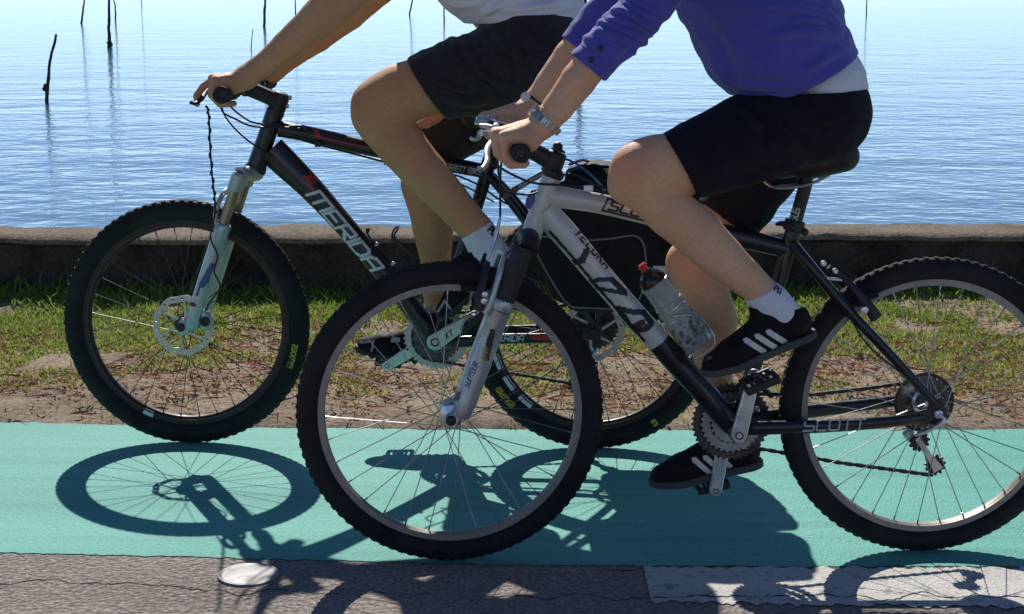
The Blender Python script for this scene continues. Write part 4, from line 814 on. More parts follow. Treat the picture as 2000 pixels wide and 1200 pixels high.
k = MB(); k.lathe(tp-ub*.033, -ub, [(0, .008), (.008, .0075), (.010, .0105), (.014, .0105), (.017, .008), (.0175, .001)], 16); obj('nozzle', k, MT['red_plastic'], bt, smooth=40)
# ---------------- black and red mountain bike behind
M = PM; nM = M.n
bikeM = thing('bicycle', M.along(WBM*.5, 0), 'black and red mountain bike behind, with disc brakes and rear bags', 'bicycle', 'bicycles ridden side by side')
wMf, cMf, tyMf = wheel(bikeM, M, 0, RM, .028, 'm', True, .0); wMr, cMr, tyMr = wheel(bikeM, M, WBM, RM, .028, 'm', False, .07)
disc_rotor(wMf, M, cMf, .040, .083); disc_rotor(wMr, M, cMr, .046, .083)
for wh, c in ((wMf, cMf), (wMr, cMr)):
    k = MB(); k.lathe(c+nM*.0137, nM, [(0, .2735), (.0006, .2735), (.0006, .2712), (0, .2712)], 96, closed=True); obj('rim_stripe', k, MT['dark_red'], wh, origin=c)
def tyre_text(wh, c, ty, txt, ang0, rad, h, mtl, width=.24, gap=.3, sgn=-1):
    st, wd = text_strokes(txt, gap); bv = ty.bvh()
    def tw(u, v):
        a = ang0+sgn*u*h/rad; rr = rad-v*h*sgn*-1; return c+nM*.06+(M.a*math.cos(a)+up*math.sin(a))*rr
    decal('tyre_lettering', st, width, tw, -nM, bv, mtl, wh, cell=.09, lift=.001, label='yellow lettering on the tyre wall')
tyre_text(wMr, cMr, tyMr, 'MAXXIS', R(213), .302, .013, MT['yellow_print'], sgn=1); tyre_text(wMf, cMf, tyMf, 'MAXXIS', R(-22), .302, .013, MT['yellow_print'], sgn=1)
tyre_text(wMr, cMr, tyMr, 'O', R(302), .302, .014, MT['yellow_print'], width=.35, sgn=1)
def rim_sticker(wh, c, a0, a1):
    k = MB(); th = np.linspace(a0, a1, 14); V = []
    for t_ in th:
        d = M.a*math.cos(t_)+up*math.sin(t_); V += [c+d*.2855+nM*.0145, c+d*.2690+nM*.0128]
    k.add(V, [(2*i, 2*i+1, 2*i+3, 2*i+2) for i in range(13)]); obj('rim_sticker', k, MT['white_film'], wh, fix=False, origin=c)
for a0 in (196, 210, 224): rim_sticker(wMr, cMr, R(a0), R(a0+9))
rim_sticker(wMf, cMf, R(243), R(249))
# frame
px_tube(M, [(538, 216), (520, 269), (502, 323)], [.0245, .0245, .0265], MT['black_paint'], 'head_tube', bikeM, n=20)
_, tM_top = px_tube(M, [(545, 252), (600, 262), (720, 289), (850, 316), (952, 336)], [.0215, .0215, .0215, .0205, .019], MT['black_paint'], 'top_tube', bikeM, n=18, rl=[.021, .022, .022, .020, .017])
_, tM_dn = px_tube(M, [(530, 293), (562, 324), (608, 369), (675, 443), (752, 534), (824, 627), (848, 662)], [.040, .0385, .034, .029, .0285, .028, .024], MT['black_paint'], 'down_tube', bikeM, n=22, rl=[.024, .026, .028, .029, .029, .029, .030])
px_tube(M, [(958, 314), (938, 380), (895, 517), (852, 655)], .0172, MT['black_paint'], 'seat_tube', bikeM, n=16)
k = MB(); bbM = M(849, 667, 0); k.lathe(bbM, nM, [(-.042, .021), (-.038, .026), (.038, .026), (.042, .021), (.05, .014)], 20); obj('bottom_bracket', k, MT['black_paint'], bikeM)
dN, dFa = M.along(WBM, RM, .064), M.along(WBM, RM, -.064)
for sg, dp in ((1, dN), (-1, dFa)):
    fz = lambda px, py, o: M(px, py, o) if sg > 0 else M(px, py, o)-nM*2*o
    k = MB(); k.tube([fz(954, 342, .014), fz(985, 378, .036), fz(1025, 430, .050), fz(1100, 535, .058), dp+A3(0, 0, .02)], [.0125, .0125, .0125, .0115, .010], 12, lat=nM, sub=5); obj('seat_stay', k, MT['black_paint'], bikeM, smooth=50)
    k = MB(); k.tube([fz(862, 668, .028), fz(900, 668, .046), fz(985, 662, .054), fz(1080, 660, .060), dp+M.a*-.03+A3(0, 0, -.006)], [.017, .016, .0145, .0135, .011], 14, lat=nM, rl=[.013, .011, .010, .010, .007], sub=5); cs = obj('chain_stay', k, MT['black_paint'], bikeM, smooth=50)
    if sg > 0:
        bv = k.bvh(); st, _ = text_strokes('MERIDA', .3, .3, 1.5); decal('lettering', st, .19, line_map(M, (955, 667), (1046, 667), 10, .07), -nM, bv, MT['white_film'], cs, cell=.08, label='pale lettering MERIDA on the chain stay')
        decal('red_flash', [[(1040, 657), (1082, 657)], [(1044, 662), (1072, 662)]], 6, lambda x, y: M(x, y, .07), -nM, bv, MT['red_paint'], cs, cell=2)
        decal('chain_stay_highlight', [[(972, 651), (1060, 651)]], 3, lambda x, y: M(x, y, .07), -nM, bv, MT['white_film'], cs, cell=1.5)  # highlight along the top of the stay, painted on as pale film
    d0 = MB(); d0.prism([dp+M.a*x+A3(0, 0, z)-nM*.003*sg for x, z in ((-.045, .008), (-.028, -.018), (.004, -.026), (.020, -.018), (.022, .004), (.008, .034), (-.012, .032), (-.020, .014))], nM*.006*sg); obj('dropout', d0, MT['black_paint'], bikeM, bevel=.002)
    a0 = MB(); a0.lathe(dp+nM*.003*sg, nM*sg, [(0, .011), (.006, .011), (.010, .009), (.012, .003)], 14); obj('axle_nut', a0, MT['satin_black'], bikeM)
k = MB(); k.tube([M(1150, 600, .055), M(1165, 585, .058), M(1185, 590, .056), M(1200, 605, .055)], [.016, .020, .020, .014], 10, lat=nM, rl=.016, sub=4); obj('rear_caliper', k, MT['satin_black'], bikeM)
px_tube(M, [(957, 318), (972, 272), (988, 232)], .0145, MT['satin_black'], 'seat_post', bikeM, n=14)
saddle(bikeM, M, M(905, 236), M(1085, 210), .006, MT['leather_black'])
k = MB(); k.lathe(M(957, 318), unit(M(972, 272)-M(957, 318)), [(-.012, .021), (-.010, .0225), (.010, .0225), (.012, .021)], 16); obj('seat_clamp', k, MT['satin_black'], bikeM)
# graphics
bv = tM_dn.bvh()
st, _ = text_strokes('MERIDA', .30, .42, 1.85); decal('lettering', st, .215, line_map(M, (597, 383), (746, 560), 25, .04), -nM, bv, MT['white_film'], bikeM, cell=.05, label='pale lettering MERIDA on the black down tube')
st, _ = text_strokes('XL', .3, .2, 1.4); decal('lettering', st, .26, line_map(M, (590, 347), (630, 397), 16, .04), -nM, bv, MT['red_paint'], bikeM, cell=.08, label='red letters XL on the down tube')
decal('red_stripe', [[(600, 330), (660, 402), (770, 532)]], 4, lambda x, y: M(x, y, .04), -nM, bv, MT['dark_red'], bikeM, cell=2)
bv = tM_top.bvh(); decal('red_stripe', [[(614, 254), (622, 270)]], 7, lambda x, y: M(x, y, .03), -nM, bv, MT['red_paint'], bikeM, cell=2); decal('red_stripe', [[(626, 270), (720, 290)]], 2.2, lambda x, y: M(x, y, .03), -nM, bv, MT['red_paint'], bikeM, cell=1.1)
st, _ = text_strokes('BRIEN BIKE', .22, .2); decal('lettering', st, .16, line_map(M, (868, 332), (938, 343), 11, .03), -nM, bv, MT['grey_film'], bikeM, cell=.08, label='grey lettering on the rear of the top tube')
decal('red_stripe', [[(931, 394), (939, 390)]], 3, lambda x, y: M(x, y, .03), -nM, BVHTree.FromPolygons([tuple(v) for v in MB().tube([M(958, 314), M(852, 655)], .0173, 16).verts()], MB().tube([M(958, 314), M(852, 655)], .0173, 16).F), MT['red_paint'], bikeM, cell=1.5)
# fork
hdM = unit(M(538, 216)-M(502, 323)); foM = unit(np.cross(nM, hdM)); foM = foM if np.dot(foM, M.a) < 0 else -foM
k = MB(); k.lathe(M(500, 329), hdM, [(-.010, .027), (-.004, .029), (.008, .027)], 20); obj('headset', k, MT['satin_black'], bikeM)
top0 = M(466, 346, .066); cr = M(497, 338)
k = MB(); k.tube([top0+hdM*.004, M(480, 340, .035), cr, M(480, 340, .035)-nM*.07, top0-nM*.132+hdM*.004], [.019, .020, .026, .020, .019], 14, lat=hdM, rl=[.024, .020, .022, .020, .024], sub=4); obj('fork_crown', k, MT['mint_silver'], bikeM, smooth=60)
for sg in (1, -1):
    sh = nM*(0 if sg > 0 else -.132); top = M(468, 340, .066)+sh; foot = M(371, 645, .066)+sh; u = unit(foot-top); L_ = np.linalg.norm(foot-top); at = lambda t: top+u*L_*t
    k = MB(); k.lathe(top-u*.004, u, [(0, .010), (.001, .015), (.004, .0165), (.008, .021), (.05, .021), (.052, .017)], 18); obj('fork_shoulder', k, MT['mint_silver'], bikeM, smooth=40)
    k = MB(); k.lathe(top-u*.0065, u, [(0, .004), (.0005, .013), (.003, .013)], 14); obj('fork_cap', k, MT['blue_film'], bikeM)
    k = MB(); k.tube([at(.1), at(.36)], .0150, 16); obj('fork_stanchion', k, MT['gold_tube'], bikeM)
    k = MB(); k.tube([at(.315), at(.325), at(.36), at(.38), at(.7), at(.94), at(.985), at(1.0)], [.020, .0225, .0225, .0215, .0215, .0205, .018, .010], 18, lat=nM); fl = obj('fork_leg', k, MT['mint_silver'], bikeM, smooth=45)
    if sg > 0:
        bv = k.bvh(); decal('fork_sticker', [[(412, 520), (398, 545), (390, 560), (402, 548), (408, 530)]], 8, lambda x, y: M(x, y, .1), -nM, bv, MT['blue_film'], fl, cell=2)
        decal('fork_sticker', [[(388, 560), (382, 578)]], 4, lambda x, y: M(x, y, .1), -nM, bv, MT['blue_film'], fl, cell=2); decal('fork_sticker', [[(368, 596), (378, 598)]], 7, lambda x, y: M(x, y, .1), -nM, bv, MT['dark_red'], fl, cell=2)
    axp = cMf+nM*sg*.056
    k = MB(); k.prism([p-nM*.007 for p in (at(.9)+foM*-.004, at(1.0), axp+M.a*.018-up*.018, axp-M.a*.004-up*.026, axp-M.a*.016-up*.004, axp-M.a*.004+up*.018)], nM*.014); obj('fork_dropout', k, MT['mint_silver'], fl, bevel=.003)
    a0 = MB(); a0.lathe(axp+nM*.004*sg, nM*sg, [(0, .012), (.008, .012), (.012, .009), (.013, .002)], 14); obj('axle_nut', a0, MT['satin_black'], fl)
k = MB(); k.tube([M(434, 444, .072), M(421, 430, .074), M(424, 405, .070), M(434, 382, .056), M(444, 372, .03), M(447, 370, 0), M(444, 372, .03)-nM*.06, M(434, 382, .056)-nM*.112, M(424, 405, .07)-nM*.14, M(421, 430, .074)-nM*.148, M(434, 444, .072)-nM*.144], [.012, .010, .009, .009, .009, .009, .009, .009, .009, .010, .012], 12, lat=foM, rl=.006, sub=4); obj('fork_brace', k, MT['mint_silver'], bikeM, smooth=60)
k = MB(); k.tube([M(398, 610, .055), M(402, 625, .056), M(400, 642, .055)], [.016, .021, .015], 12, lat=nM, rl=.018, sub=4); cal = obj('front_caliper', k, MT['mint_silver'], bikeM)
k = MB(); k.lathe(M(401, 628, .072), nM, [(0, .014), (.005, .014), (.006, .010), (.004, .009), (.004, .0005)], 16); obj('caliper_cap', k, MT['satin_black'], cal)
# stem, bar, grips
bEM = M(432, 186, .31); barM = lambda o: bEM+nM*(o-.31); cst = M(546, 199)
k = MB(); k.tube([cst, (cst+barM(0))/2, barM(0)], [.0215, .0205, .021], 14, lat=nM, rl=[.021, .019, .022]); k.lathe(cst, hdM, [(-.026, .021), (-.022, .0225), (.018, .0225), (.024, .020), (.027, .010)], 18); k.lathe(barM(0), nM, [(-.024, .0225), (.024, .0225)], 16); obj('stem', k, MT['satin_black'], bikeM, smooth=40, bevel=.0015)
for dy in (-.012, .012):
    k = MB(); k.lathe(cst+M.a*.022+hdM*dy, M.a, [(-.004, .007), (.004, .007), (.007, .005)], 10); obj('stem_bolt', k, MT['steel'], bikeM)
k = MB(); k.lathe(M(538, 219), hdM, [(-.008, .0245), (-.002, .025), (.012, .022), (.02, .0215)], 20); obj('headset_spacer', k, MT['satin_black'], bikeM)
k = MB(); k.tube([barM(.305), barM(.12), barM(.04), barM(-.04), barM(-.12), barM(-.305)], [.0111, .0111, .0155, .0155, .0111, .0111], 14); obj('handlebar', k, MT['satin_black'], bikeM)
grip(bikeM, bEM, nM, 1, .019); grip(bikeM, barM(-.31), nM, -1, .019)
controls(bikeM, M, barM, 1, foM, hdM, MT['satin_black'], MT['satin_black'], .004, 1.15); controls(bikeM, M, barM, -1, foM, hdM, MT['satin_black'], MT['satin_black'], .0)
for nm, pts, r in (('gear_cable', [(430, 200, .13), (436, 220, .11), (460, 233, .06), (485, 245, .035), (512, 249, .028), (540, 248, .026), (590, 252, .024)], .0026),
    ('gear_cable', [(432, 204, .12), (440, 228, .1), (465, 258, .06), (498, 285, .034), (530, 305, .03)], .0024), ('brake_cable', [(450, 208, .09), (465, 222, .07), (490, 238, .04), (518, 243, .027), (550, 244, .025)], .0026),
    ('brake_cable', [(572, 268, .024), (610, 280, .026), (680, 298, .026), (756, 318, .026), (790, 326, .026)], .0028), ('brake_cable', [(880, 340, .02), (905, 348, .02), (940, 365, .03), (975, 390, .045), (1010, 408, .05)], .0026),
    ('gear_cable', [(565, 247, .024), (590, 247, .026), (596, 255, .026)], .0035), ('gear_cable', [(870, 345, .02), (920, 370, .02), (965, 395, .02)], .0022)): px_tube(M, pts, r, MT['cable_black'], nm, bikeM, n=8)
for px, py in ((621, 282), (756, 317)):
    k = MB(); k.box(M(px, py, .026), M.a*.008, nM*.006, up*.007); obj('cable_clip', k, MT['satin_black'], bikeM, bevel=.001)
# brake hose with a spiral wrap, down to the caliper
P = smooth_path([M(404, 206, .15), M(408, 230, .14), M(410, 280, .125), M(414, 340, .11), M(419, 385, .10), M(420, 415, .098), M(413, 450, .098), M(412, 470, .098), M(425, 500, .097), M(418, 530, .1), M(430, 560, .098), M(412, 588, .09), M(402, 606, .075)], 8)
k = MB(); k.tube(P, .0026, 8); hose = obj('brake_hose', k, MT['cable_black'], bikeM)
Q = smooth_path(P[:42], 6); tt = np.linspace(0, 1, len(Q))*2*math.pi*9; T = np.gradient(Q, axis=0); B1 = np.stack([unit(np.cross(t_, nM)) for t_ in T]); k = MB(); k.tube(Q+np.cos(tt)[:, None]*nM*.0038+np.sin(tt)[:, None]*B1*.0038, .0017, 6); obj('hose_wrap', k, MT['cable_black'], hose)
# bottle cage on the down tube
k = MB()
for pts in ([(733, 478, .0), (727, 472, .02), (718, 458, .034), (716, 449, .036), (720, 446, .034)], [(733, 478, .0), (727, 472, -.02), (718, 458, -.034), (722, 447, -.034)], [(806, 532, .006), (812, 512, .03), (800, 498, .036), (780, 480, .034), (768, 470, .036), (766, 458, .036), (772, 446, .034), (780, 442, .03)], [(806, 532, -.006), (812, 512, -.03), (790, 484, -.036), (770, 464, -.034), (778, 446, -.03)], [(728, 470, 0), (760, 510, 0), (800, 556, 0)]): k.tube([M(*p) for p in pts], .0028, 8, sub=4, lat=nM)
obj('bottle_cage', k, MT['satin_black'], bikeM)
for px, py in ((735, 478), (767, 516)):
    k = MB(); k.lathe(M(px, py, 0), unit(M(px+8, py-7)-M(px, py)), [(-.004, .006), (.004, .006), (.006, .004)], 10); obj('cage_bolt', k, MT['alloy'], bikeM)
# drivetrain
cN = M(850, 668, .088); pN = M(928, 617, .088); cF_ = bbM-nM*.088; pF = M(756, 714, -.088)
k = crank(bikeM, M, cN, pN, MT['crank_mint'], .0225, .014, hole='cap_black'); km = MB(); km.prism([cN+nM*.0071+d for d in (-M.a*.05-up*.06, M.a*.15-up*.06, M.a*.15+up*.12, -M.a*.05+up*.12)], nM*.0001)
st, _ = text_strokes('XT', .35, .2); decal('lettering', st, .2, line_map(M, (872, 663), (896, 647), 10, .095), -nM, km.bvh(), MT['black_film'], k, cell=.1, label='black letters XT on the crank arm')
crank(bikeM, M, cF_, pF, MT['crank_mint'], .020, .0145, hole='cap_black')
k = MB(); k.lathe(bbM, nM, [(-.085, .012), (.085, .012)], 12); obj('crank_axle', k, MT['dark_steel'], bikeM)
for rr, tt, of in ((.088, 42, -.058), (.066, 32, -.05), (.046, 22, -.043)):
    k = MB(); sprocket(k, bbM+nM*of, M.a, nM, up, rr, tt, .0025, rr-.017); obj('chainring', k, MT['disc_steel' if rr > .08 else 'dark_steel'], bikeM, smooth=20)
k = MB()
for i in range(4):
    a = 2*math.pi*i/4+.5; d = M.a*math.cos(a)+up*math.sin(a); k.tube([bbM-nM*.062+d*.01, bbM-nM*.06+d*.064], [.012, .008], 8, lat=nM, rl=.004)
obj('chainring_spider', k, MT['dark_steel'], bikeM)
pedal(bikeM, M, pN, M(998, 505)-M(868, 632), 1); pedal(bikeM, M, pF, M(872, 712)-M(695, 690), -1)
k = MB()
for i, (rr, tt) in enumerate(((.068, 32), (.058, 28), (.050, 24), (.042, 20), (.035, 17), (.028, 13))): sprocket(k, cMr-nM*(.034+.004*i), M.a, nM, up, rr, tt, .002, rr-.014 if i < 5 else .012)
k.lathe(cMr-nM*.03, -nM, [(0, .02), (.028, .02)], 16); obj('cassette', k, MT['dark_steel'], bikeM, smooth=20)
j1, j2 = M(1150, 712, -.055), M(1125, 752, -.055); derailleur(bikeM, M, cMr, j1, j2, M(1165, 680, -.064))
n_ = nM*-.052; k = MB(); chain_run(k, [bbM+n_+up*.066, cMr+n_+up*.055], nM); obj('chain', k, MT['greasy_chain'], bikeM, smooth=0); k = MB(); chain_run(k, [bbM+n_-up*.067, M(955, 722, -.052), M(1110, 748, -.052), j2-up*.021], nM); obj('chain', k, MT['greasy_chain'], bikeM, smooth=0)
k = MB(); chain_run(k, [bbM+n_+M.a*math.cos(t_)*.067+up*math.sin(t_)*.067 for t_ in np.radians(np.linspace(92, 268, 24))], nM); obj('chain', k, MT['greasy_chain'], bikeM, smooth=0)
k = MB(); k.box(M(880, 600, -.05), M.a*.022, nM*.012, up*.016); obj('front_derailleur', k, MT['satin_black'], bikeM, bevel=.003)
# rear rack
rack = MB()
for o in (.055, -.055): rack.tube([M(1030, 384, o), M(1150, 390, o), M(1320, 398, o), M(1345, 402, o*.6), M(1348, 403, 0)], .005, 8, sub=4); 
for px, py in ((1060, 386), (1150, 390), (1240, 394), (1310, 398)): rack.tube([M(px, py, .055), M(px, py, -.055)], .0045, 8)
obj('rack_deck', rack, MT['satin_black'], bikeM)
for o in (1, -1):
    for px in (1130, 1190, 1260):
        k = MB(); k.tube([M(px, 392, .055)+nM*(0 if o > 0 else -.11), M.along(WBM+.012, RM+.035, .07)+nM*(0 if o > 0 else -.14)], .0045, 8); obj('rack_leg', k, MT['satin_black'], bikeM)
    k = MB(); k.tube([M(985, 386, .045), M(1002, 376, .05), M(1022, 364, .055), M(1074, 336, .055), M(1085, 350, .055), M(1090, 386, .055)], [.0055, .0055, .004, .004, .004, .004], 8, sub=3)
    if o < 0: k.V = [v-nM*.1 for v in k.V]
    obj('rack_stay', k, MT['alloy'], bikeM)
k = MB(); k.prism([M(x, y, .058) for x, y in ((978, 386), (990, 374), (1012, 364), (1016, 368), (1000, 384), (986, 390))], -nM*.004); obj('rack_plate', k, MT['dark_steel'], bikeM, bevel=.001)
# bags on the rack
def soft_bag(name, poly, o0, o1, puff, mtl, parent, seed, vox=.007):
    """closed pixel outline, filled between lateral offsets o0..o1 and puffed like fabric"""
    om = (o0+o1)/2; P = np.array([M(x, y, om) for x, y in poly]); base = P.mean(0); u = M.a; Q = np.stack([(P-base)@u, P[:, 2]-base[2]], 1)
    K = 14; lo, hi = Q.min(0), Q.max(0); g = .011; X, Z = np.meshgrid(np.arange(lo[0]-g, hi[0]+2*g, g), np.arange(lo[1]-g, hi[1]+2*g, g), indexing='ij')
    s = SDF(A3(lo[0], -abs(o1-o0), lo[1])-.03, A3(hi[0], abs(o1-o0), hi[1])+.03, vox); Xs, Ys, Zs = s.coords(); XX, ZZ = np.meshgrid(Xs, Zs, indexing='ij'); D = np.full(XX.shape, 9.); ins = np.zeros(XX.shape, bool)
    for a, b2 in zip(Q, np.roll(Q, -1, 0)):
        d = b2-a; t = np.clip(((XX-a[0])*d[0]+(ZZ-a[1])*d[1])/np.dot(d, d), 0, 1); D = np.minimum(D, np.hypot(XX-a[0]-t*d[0], ZZ-a[1]-t*d[1])); c = ((a[1] > ZZ) != (b2[1] > ZZ)) & (XX < (b2[0]-a[0])*(ZZ-a[1])/(b2[1]-a[1]+1e-12)+a[0]); ins ^= c
    D = np.where(ins, -D, D); hw = abs(o1-o0)/2; rr = .03; ax_ = np.maximum(D+rr, 0)[:, None, :]; ay = np.maximum(np.abs(Ys)-hw+rr-puff*np.clip(-D/.12, 0, 1)[:, None, :].max()*0, 0)
    bulge = (puff*np.sqrt(np.clip(-D/.14, 0, 1)))[:, None, :]; yy = np.abs(Ys)[None, :, None]-hw-bulge+puff; ay = np.maximum(yy+rr, 0)
    s.d = (np.minimum(np.maximum(D[:, None, :]+rr, yy+rr), 0)+np.hypot(ax_, ay)-rr).astype(np.float32); V, F = s.mesh(3)
    W = base+np.outer(V[:, 0], u)-np.outer(V[:, 1], nM)+np.outer(V[:, 2], up); N_ = fbm(W, 9, seed, 3)*.006+fbm(W*A3(1, 1, 2.5), 22, seed+3, 2)*.0025; F = F[:, ::-1] if np.linalg.det(np.stack([u, -nM, up])) < 0 else F
    return displaced(W, F, N_), F
pn = thing('pannier_bag', M(1180, 610, .13), 'black side pannier with grey piping hanging over the rear wheel behind the silver frame', 'bag')
V, F = soft_bag('x', [(1036, 372), (1100, 350), (1240, 352), (1380, 372), (1392, 520), (1376, 590), (1240, 608), (1125, 606), (1082, 578), (1046, 500), (1034, 430)], .075, .20, .02, None, None, 3); obj('bag_body', (V, F), MT['bag_fabric'], pn, smooth=70, fix=False)
bvp = BVHTree.FromPolygons([tuple(v) for v in V], F.tolist())
def on_bag(pts, r, name, mtl, par):
    P = smooth_path([M(x, y, .2) for x, y in pts], 8); Q = []
    for p in P:
        h = bvp.ray_cast(Vector(p+nM*.2), Vector(-nM), .6); Q.append(np.array(h[0])+nM*r*.5 if h[0] is not None else (Q[-1] if Q else p))
    k = MB(); k.tube(Q, r, 8); return obj(name, k, mtl, par, smooth=70)
on_bag([(1156, 469), (1200, 465), (1233, 460), (1250, 466), (1259, 485), (1261, 526), (1255, 570), (1236, 598), (1197, 605), (1140, 603), (1114, 600), (1092, 574), (1068, 535), (1050, 500), (1048, 478), (1058, 464), (1095, 466), (1156, 469)], .0026, 'piping', MT['piping'], pn)
k = MB(); rs = [M(x, y, .205) for x, y in ((1276, 519), (1316, 521), (1314, 534), (1272, 532))]; hh = [np.array((bvp.ray_cast(Vector(p+nM*.2), Vector(-nM), .6)[0] or Vector(p)))+nM*.001 for p in rs]; k.prism(hh, nM*.003); obj('reflective_strip', k, MT['reflector'], pn)
pf = thing('pannier_bag', M(1250, 628, -.15), 'black side pannier on the far side of the rear wheel, mostly hidden', 'bag')
V, F = soft_bag('x', [(1090, 372), (1150, 362), (1300, 362), (1382, 380), (1392, 520), (1380, 600), (1350, 624), (1240, 630), (1140, 628), (1110, 600), (1094, 480)], -.20, -.08, .02, None, None, 13); obj('bag_body', (V, F), MT['bag_fabric'], pf, smooth=70, fix=False)
k = MB(); k.tube([M(1160, 366, -.08), M(1170, 358, -.06), M(1210, 358, -.06), M(1220, 366, -.08)], .005, 8, sub=4); obj('bag_hook', k, MT['satin_black'], pf)
tb = thing('rack_bag', M(1245, 400, 0), 'black bag strapped on top of the rear rack, above the piped pannier', 'bag')
V, F = soft_bag('x', [(1098, 388), (1108, 330), (1160, 317), (1260, 322), (1330, 326), (1378, 340), (1388, 372), (1376, 398), (1300, 399), (1200, 394)], -.13, .125, .02, None, None, 8); obj('bag_body', (V, F), MT['bag_fabric'], tb, smooth=70, fix=False)
k = MB()
for dx in (0,): k.tube([M(1112, 322, .06), M(1125, 317, .04), M(1140, 313, 0), M(1150, 316, -.04)], .004, 8, sub=4)
obj('zip_pull', k, MT['red_plastic'], tb)
k = MB(); k.tube([M(1130, 324, .10), M(1200, 327, .11), M(1290, 330, .11), M(1360, 342, .10)], [.004, .004, .004, .004], 8, sub=4); obj('bag_strap', k, MT['bag_fabric'], tb)
# ------------------------------------------------------------------ the two cyclists
def LP(pl, pts): return [(pl(x, y, o), r*pl.m(x, y, o)) for x, y, o, r in pts]
def hand(s, c, n, fwd, upv, wrist, mcp, pip, side):
    """hand closed round the bar at c; n points to the little finger"""
    q = lambda a, b2, l: c+fwd*a+upv*b2+n*l
    lat = (-.0300, -.0100, .0100, .0290); ln = (1.0, 1.06, 1.0, .86)
    for i in range(4):
        l = lat[i]; k = ln[i]; lf = (1, 1, .93, .78)[i]; M0 = q(mcp[0]*k*(lf if i == 3 else 1), mcp[1]*(1 if i < 3 else .9), l); P0 = q(max(pip[0]*k*lf, .0275), pip[1], l*.97); D0 = q(.017*k, -.0270, l*.95); T0 = q(-.008-.006*(i == 1), -.0265, l*.94)
        if i == 3: D0 = q(.0145, -.0225, l); T0 = q(-.008, -.0255, l)
        if side == 2 and i == 0: P0 = q(.066, .016, l*.9); D0 = q(.083, -.008, l*.6); T0 = q(.081, -.028, l*.4)
        s.cone(wrist+n*l*.42, M0, .0150, .0106, .010)
        s.cone(M0, P0, .0104, .0094, .0035); s.cone(P0, D0, .0096, .0090, .0012); s.cone(D0, T0, .0090, .0076, .0012); s.cone(M0+upv*.0015, M0+n*.001, .0112, .0112, .004)
    s.cone(q(-.005, .031, -.022), q(-.005, .029, .022), .0135, .013, .015); s.cone(wrist+n*.004, q(-.022, .014, .016), .020, .0155, .02)
    s.cone(q(-.014, .026, .028), q(.020, .029, .027), .0125, .0115, .010)
    b0 = wrist+(c-wrist)*.30-n*.020; m0 = q(-.020, .016, -.046); i0 = q(.008, .026, -.060); t0 = q(.030, .016, -.062)
    s.cone(wrist-n*.004, b0, .018, .016, .015); s.cone(b0, m0, .0155, .0125, .012); s.cone(m0, i0, .0115, .0100, .005); s.cone(i0, t0, .0098, .0080, .004)
def head(s, neck, c, fwd, n, r=.078):
    upv = unit(c-neck); fwd = unit(fwd-upv*np.dot(fwd, upv)); q = lambda a, b2, l: c+fwd*a+upv*b2+n*l
    s.cone(neck, c-upv*.05-fwd*.02, .058, .055, .03); s.cone(q(-.022, .03, 0), q(.02, .03, 0), .088, .080, .03, n, .92); s.cone(q(.03, -.02, 0), q(.05, -.08, 0), .058, .032, .03, n, 1.05)
    s.cone(q(.085, .012, 0), q(.112, -.028, 0), .007, .013, .012); s.cone(q(.096, -.03, 0), q(.1, -.034, 0), .012, .011, .01, n, 1.4)
    s.cone(q(.082, -.062, -.012), q(.082, -.062, .012), .009, .009, .010); s.cone(q(.074, .03, -.03), q(.074, .03, .03), .012, .012, .015)
    for sg in (-1, 1): s.cone(q(-.01, .012, .078*sg), q(-.006, -.03, .072*sg), .014, .009, .006); s.cone(q(.072, .012, .032*sg), q(.074, .012, .034*sg), .006, .006, .01, inv=False)
    return q
def flush(o, V, spots):
    f = np.zeros(len(V))
    for p, r, a in spots: f = np.maximum(f, a*np.exp(-((np.linalg.norm(V-p, axis=1)/r)**2)))
    at = o.data.attributes.new('flush', 'FLOAT', 'POINT'); at.data.foreach_set('value', f.astype(np.float32))
